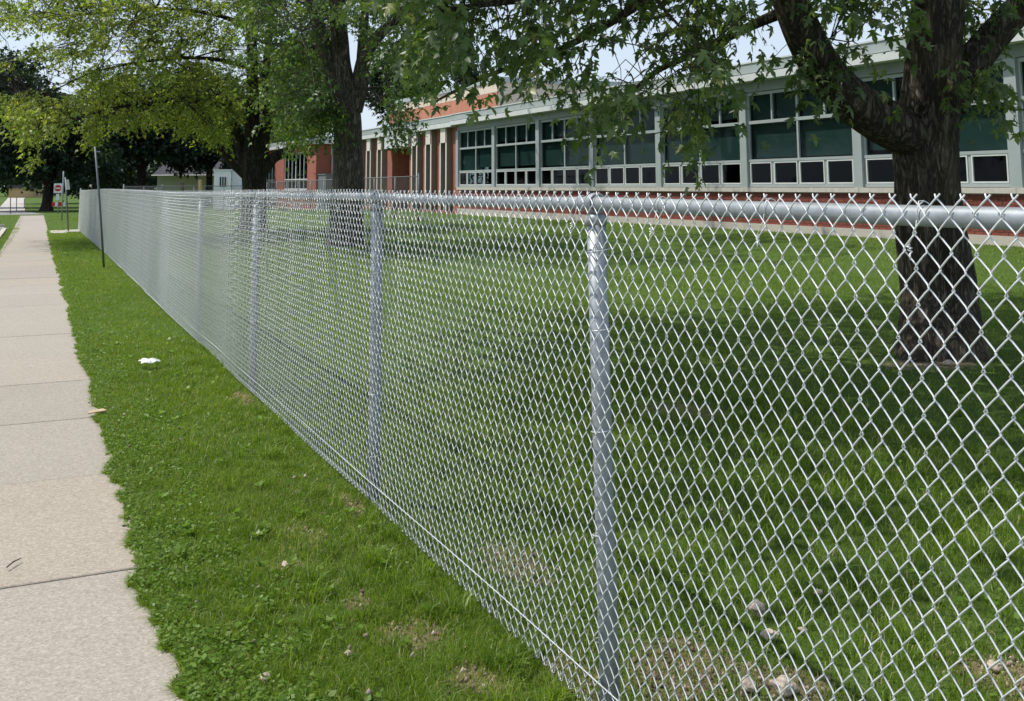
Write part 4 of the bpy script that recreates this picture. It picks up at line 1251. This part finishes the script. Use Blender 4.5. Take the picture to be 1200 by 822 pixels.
far_tree(-8, 226, 185, [(-10, 200, 30, 22), (20, 205, 26, 20), (45, 208, 26, 18)], 'pale hazy trees closing the end of the far street', 1500, .9, m=M_leafM, lowcut=.2)

# ------------------------------------------------------------------ small things on the ground
def stone(x, y, r, lab, flat=.7):
    mb = bmesh.new(); bmesh.ops.create_icosphere(mb, subdivisions=3, radius=1)
    r *= .85
    s = rng.random() * 50
    ax, ay = rng.uniform(.8, 1.2, 2)
    for v in mb.verts:
        n = mnoise.noise(v.co * 1.3 + Vector((s, 0, 0))) * .38 + mnoise.noise(v.co * 3.5 + Vector((0, s, 0))) * .14
        v.co = v.co * (1 + n); v.co.x *= ax * r; v.co.y *= ay * r; v.co.z *= r * flat
    me = bpy.data.meshes.new('stone'); mb.to_mesh(me); mb.free(); me.materials.append(M_stone)
    o = link('stone', me); o.location = (x, y, float(gz(x, y)) + r * flat * .55 + .012); tag(o, lab, 'stone', 'pale stones in the grass'); return o
stone(.738, 3.50, .024, 'pale stone in the front grass nearest the sidewalk')
stone(1.02, 4.47, .026, 'flat pale stone in a bare patch at the middle of the grass strip', .45)
stone(1.03, 3.56, .016, 'tiny pale stone in the grass halfway to the fence')
stone(2.486, 3.25, .030, 'upright pale stone behind the fence, first of the row right of the near post', 1.0)
stone(2.39, 3.06, .030, 'rounded pale stone just in front of the upright one behind the fence')
stone(2.53, 3.05, .018, 'small pale stone right of the rounded one behind the fence')
stone(2.19, 2.74, .042, 'largest pale stone behind the fence on bare soil at the bottom')
stone(2.10, 2.80, .030, 'darker pale stone left of the largest one on the bare soil')
stone(2.91, 2.57, .022, 'pale stone in the grass near the lower right corner')
stone(2.81, 3.29, .018, 'small stone higher up behind the fence in the shaded grass')
stone(1.72, 3.02, .026, 'pinkish stone at the foot of the fence left of the near post')
stone(7.3, 6.75, .05, 'pale stone at the foot of the big maple', .6)
mb = bmesh.new(); bmesh.ops.create_uvsphere(mb, u_segments=24, v_segments=10, radius=1)
for v in mb.verts:
    v.co.z = max(v.co.z, -.25); t_ = math.atan2(v.co.y, v.co.x); k_ = 1 + .18 * math.sin(3 * t_ + 1) + .09 * math.sin(7 * t_); v.co.z = v.co.z * .018 + .010 * math.sin(v.co.x * 5) * math.cos(v.co.y * 4); v.co.x *= .085 * k_; v.co.y *= .09 * k_
me = bpy.data.meshes.new('paper_litter'); mb.to_mesh(me); mb.free(); me.materials.append(M_plastic)
o = link('paper_litter', me); o.location = (.97, 9.72, .058); tag(o, 'white crumpled flat piece of litter lying in the grass strip', 'litter')
mb = MB(); mb.add([(0.40, 7.84, .027), (.52, 7.87, .030), (.50, 7.92, .034), (.41, 7.90, .03), (.40, 7.84, .034), (.52, 7.87, .038), (.50, 7.92, .042), (.41, 7.90, .038)], [(0, 3, 2, 1), (4, 5, 6, 7), (0, 1, 5, 4), (1, 2, 6, 5), (2, 3, 7, 6), (3, 0, 4, 7)])
tag(mb.build('wood_chip', M_chip), 'tan wood chip on the edge of the sidewalk beside the grass', 'wood chip')
mb = MB(); mb.tube([(-.035, 4.90, .028), (-.01, 4.95, .031), (.018, 4.99, .028)], [.003, .0035, .002], 5); tag(mb.build('twig', M_twig), 'short dark twig lying on the sidewalk slab near the left edge', 'twig')

# ------------------------------------------------------------------ grass blades
def edge(y):
    return .490 + .06 * (vnoise(y * 1.1, 0 * y, 41) - .5) + .04 * (vnoise(y * 4.3, 0 * y + 7, 42) - .5) + .05 * (vnoise(y * 17, 0 * y + 3, 52) - .5)
def in_dirt(x, y):
    d = np.zeros_like(x)
    for (a, b, rx, ry) in DIRT:
        d = np.maximum(d, 1.15 - (((x - a) / rx) ** 2 + ((y - b) / ry) ** 2))
    return d + 1.3 * (vnoise(x * 14, y * 14, 43) - .5) + 1.3 * (vnoise(x * 40, y * 40, 53) - .5)
BV, BF, BR, boff = [], [], [], 0
def blades(x, y, h, w, lean, tone, curl=.5, simple=False):
    global boff
    n = len(x)
    z = gz(x, y)
    a = rng.random(n) * 2 * np.pi
    la = rng.random(n) * 2 * np.pi
    wx, wy = np.cos(a) * w, np.sin(a) * w
    lx, ly = np.cos(la) * lean * h, np.sin(la) * lean * h
    b = np.stack([x, y, z - .004], 1)
    s = np.stack([wx, wy, 0 * wx], 1)
    mpt = b + np.stack([lx * .30, ly * .30, h * .58], 1)
    t = b + np.stack([lx, ly, h * (1 - curl * lean * .55)], 1)
    if simple:
        V = np.stack([b - s, b + s, t], 1)
        BV.append(V.reshape(-1, 3)); BF.append(np.arange(n * 3).reshape(n, 3) + boff); BR.append(np.repeat(tone, 3)); boff += n * 3
        return
    V = np.stack([b - s, b + s, mpt + s * .75, mpt - s * .75, t], 1)
    i = np.arange(n) * 5 + boff
    Fq = np.concatenate([np.stack([i, i + 1, i + 2], 1), np.stack([i, i + 2, i + 3], 1), np.stack([i + 3, i + 2, i + 4], 1)])
    BV.append(V.reshape(-1, 3)); BF.append(Fq); BR.append(np.repeat(tone, 5)); boff += n * 5
def scatter(n, x0, x1, y0, y1, h, w, field=False, straw=.045, wide=False):
    x = rng.uniform(x0, x1, n); y = rng.uniform(y0, y1, n)
    px, py, dz = proj(np.stack([x, y, gz(x, y)], 1))
    k = (px > -60) & (px < 1300) & (py < 900) & (dz > .5)
    if wide: k = np.ones(n, bool)
    k &= (x > edge(y) - .02) | (x < SW0 + .02 + .10 * sstep(16, 40, y) * vnoise(y * 1.7, y * 0, 61) + .12 * sstep(20, 45, y))
    di = in_dirt(x, y)
    k &= (di < .3) | (rng.random(n) < .26)
    clump = vnoise(x * 3.2, y * 3.2, 44) * .6 + vnoise(x * 9, y * 9, 45) * .4
    k &= rng.random(n) < .45 + .9 * clump
    x, y, clump, di = x[k], y[k], clump[k], di[k]
    n = len(x)
    hh = h * (.55 + .75 * clump) * rng.uniform(.6, 1.25, n)
    nearf = np.exp(-((x - FX) / .10) ** 2)
    hh = hh * (1 - .15 * nearf)
    big = vnoise(x * .9, y * .6, 46) * .6 + vnoise(x * 2.3, y * 1.9, 56) * .5
    tone = np.clip(.0 + .50 * big + .26 * clump + rng.normal(0, .17, n), 0, .90)
    dry = np.clip(vnoise(x * 1.7 + 9, y * 1.3, 57) * 2.2 - 1.35, 0, 1)
    tone = np.where(rng.random(n) < straw + .16 * dry + .25 * np.clip(di + .3, 0, .8), rng.uniform(.93, 1, n), tone)
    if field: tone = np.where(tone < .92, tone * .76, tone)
    blades(x, y, hh, w * rng.uniform(.6, 1.3, n), rng.uniform(.15, 1.25, n), tone, simple=w >= .0035)
scatter(105000, .38, 1.75, 2.6, 6.2, .048, .0016)
scatter(70000, .38, 1.75, 6.2, 12, .050, .0022)
scatter(52000, .38, 1.75, 12, 24, .050, .0036)
scatter(26000, .40, 1.75, 24, 44, .055, .0065)
# taller untrimmed tufts along the foot of the fence and here and there in the lawn
tc = np.concatenate([np.stack([rng.normal(FX - .10, .13, 150), 2.6 + 9 * rng.random(150) ** 1.3], 1), np.stack([rng.uniform(.7, 1.5, 45), rng.uniform(2.9, 7, 45)], 1), np.stack([rng.uniform(1.8, 6, 160), rng.uniform(1.8, 9, 160)], 1)])
tc = tc[in_dirt(tc[:, 0], tc[:, 1]) < .3]
kk = 34
xx = np.repeat(tc[:, 0], kk) + rng.normal(0, .022, len(tc) * kk); yy = np.repeat(tc[:, 1], kk) + rng.normal(0, .022, len(tc) * kk)
blades(xx, yy, rng.uniform(.06, .13, len(xx)), rng.uniform(.0014, .0026, len(xx)), rng.uniform(.3, 1.3, len(xx)), np.clip(np.repeat(rng.uniform(.05, .6, len(tc)), kk) + rng.normal(0, .1, len(xx)), 0, .9))
for (a, b, rx, ry) in DIRT[:6] + DIRT[6:7] + DIRT[8:]:                  # dry cut grass lying on the bare soil
    n_ = int(900 * rx * ry / .03) + 40
    xx = a + rng.normal(0, rx * .55, n_); yy = b + rng.normal(0, ry * .55, n_)
    blades(xx, yy, rng.uniform(.012, .03, n_), rng.uniform(.0010, .0018, n_), rng.uniform(1.0, 2.2, n_), rng.uniform(.95, 1, n_), .9)
for (n_, y0, y1, h_, w_) in ((26000, 2.7, 6.5, .040, .0017), (22000, 6.5, 14, .042, .0026), (14000, 14, 44, .05, .0055)):
    yy = rng.uniform(y0, y1, n_); xx = edge(yy) + .10 * rng.random(n_) ** 1.3 - .03
    k = vnoise(xx * 9, yy * 9, 54) > .22
    xx, yy = xx[k], yy[k]; n_ = len(xx)
    blades(xx, yy, h_ * rng.uniform(.5, 1.3, n_), w_ * rng.uniform(.6, 1.3, n_), rng.uniform(.4, 1.6, n_), np.clip(rng.normal(.45, .2, n_), 0, .9))
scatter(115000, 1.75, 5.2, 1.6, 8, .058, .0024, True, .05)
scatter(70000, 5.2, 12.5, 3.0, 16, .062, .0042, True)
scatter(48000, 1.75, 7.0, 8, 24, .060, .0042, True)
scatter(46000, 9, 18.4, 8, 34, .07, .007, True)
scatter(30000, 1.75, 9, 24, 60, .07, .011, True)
scatter(16000, -.98, -.68, -1, 12, .05, .0035, True, wide=True)
scatter(24000, 1.6, 5.5, -.8, 2.0, .055, .0036, True, wide=True)
scatter(9000, .46, 1.7, -.5, 2.7, .05, .0036, True, wide=True)
scatter(9000, -.97, -.52, 10, 48, .055, .006, True)
scatter(9000, -3, 3, 43.5, 66, .06, .012, True)
grass = link('lawn_grass', npmesh('lawn_grass', np.concatenate(BV), np.concatenate(BF), M_grass, np.concatenate(BR)))
tag(grass, 'short uneven grass on the strip by the sidewalk and behind the fence', 'grass', kind='stuff')
# low broad weeds: knotweed and clover creeping over the edge of the sidewalk, plantain in the strip
def weeds(n, x, y, hmax, size):
    P = np.stack([x, y, gz(x, y) + rng.uniform(.008, hmax, n)], 1)
    D = rng.normal(0, 1, (n, 3)); D[:, 2] *= .35
    N = np.array([0, 0, 1.0]) + rng.normal(0, .38, (n, 3))
    return P, D, N, size * rng.uniform(.6, 1.35, n), np.clip(rng.normal(.5, .25, n), 0, 1)
sets = []
n = 26000; yy = 2.8 + 18 * rng.random(n) ** 1.5; xx = edge(yy) + .42 * rng.random(n) ** 1.6 - .025
k = vnoise(xx * 6, yy * 6, 47) + .35 * (xx < edge(yy) + .1) > .42
sets.append(weeds(k.sum(), xx[k], yy[k], .042, .017))
n = 9000; yy = 2.8 + 10 * rng.random(n) ** 1.4; xx = .55 + 1.0 * rng.random(n)
k = (vnoise(xx * 4, yy * 4, 48) > .62) & (in_dirt(xx, yy) < .2)
sets.append(weeds(k.sum(), xx[k], yy[k], .05, .024))
cl = rng.random((60, 2)) * [.85, 9] + [.62, 3.4]                       # plantain rosettes
xx = np.repeat(cl[:, 0], 8); yy = np.repeat(cl[:, 1], 8)
P = np.stack([xx, yy, gz(xx, yy) + rng.uniform(.012, .035, 480)], 1); an = np.tile(np.arange(8) * .785, 60) + rng.normal(0, .35, 480)
sets.append((P, np.stack([np.cos(an), np.sin(an), rng.uniform(.1, .9, 480)], 1), np.array([0, 0, 1.0]) + rng.normal(0, .25, (480, 3)), rng.uniform(.02, .05, 480), rng.uniform(.35, 1, 480)))
n = 12000; yy = 1.8 + 8 * rng.random(n) ** 1.3; xx = 1.7 + 4.5 * rng.random(n)
k = (vnoise(xx * 2.5, yy * 2.5, 49) > .55) & (in_dirt(xx, yy) < .2)
sets.append(weeds(k.sum(), xx[k], yy[k], .055, .026))
P, D, N, s_, rn = [np.concatenate(q) for q in zip(*sets)]
V, Fa, rr = leaves(P, D, N, s_, rn, 3)
tag(link('lawn_weeds', npmesh('lawn_weeds', V, Fa, M_weed, rr)), 'low clover and knotweed leaves creeping over the sidewalk edge and through the grass', 'weeds', kind='stuff')

# crumbs of soil and gravel on the bare patches
M_crumb, nt, b_ = mat('soil_crumb')
a_ = nd(nt, 'ShaderNodeAttribute', attribute_name='rnd')
nt.links.new(ramp(nt, a_.outputs['Fac'], [(0, (.10, .07, .045)), (.5, (.24, .18, .125)), (.85, (.38, .30, .22)), (1, (.52, .45, .36))]), b_.inputs['Base Color'])
b_.inputs['Roughness'].default_value = .95
cx, cy = [], []
for (a, b, rx, ry) in DIRT:
    n_ = int(260 * rx * ry / .02) + 30
    if ry > .3 and a > 3: n_ = 200
    cx.append(a + rng.normal(0, rx * .60, n_)); cy.append(b + rng.normal(0, ry * .60, n_))
cx.append(rng.uniform(.5, 1.55, 260)); cy.append(2.8 + 9 * rng.random(260) ** 1.4)
cx.append(rng.uniform(1.7, 5, 160)); cy.append(1.8 + 6 * rng.random(160))
cx = np.concatenate(cx); cy = np.concatenate(cy); n_ = len(cx)
r_ = .0025 + .010 * rng.random(n_) ** 4
O6 = np.array([(1, 0, 0), (-1, 0, 0), (0, 1, 0), (0, -1, 0), (0, 0, 1), (0, 0, -1)], float)
F8 = np.array([(0, 2, 4), (2, 1, 4), (1, 3, 4), (3, 0, 4), (2, 0, 5), (1, 2, 5), (3, 1, 5), (0, 3, 5)])
V = (O6[None] * rng.uniform(.6, 1.3, (n_, 6, 1)) + rng.normal(0, .18, (n_, 6, 3))) * r_[:, None, None] + np.stack([cx, cy, gz(cx, cy) + r_ * .45 + np.where(np.arange(n_) >= n_ - 420, .022, 0)], 1)[:, None]
Fa = F8[None] + (np.arange(n_) * 6)[:, None, None]
tag(link('soil_crumbs', npmesh('soil_crumbs', V.reshape(-1, 3), Fa.reshape(-1, 3), M_crumb, np.repeat(rng.random(n_), 6))), 'crumbs of dry soil and gravel on the bare patches in the lawn', 'soil', kind='stuff')
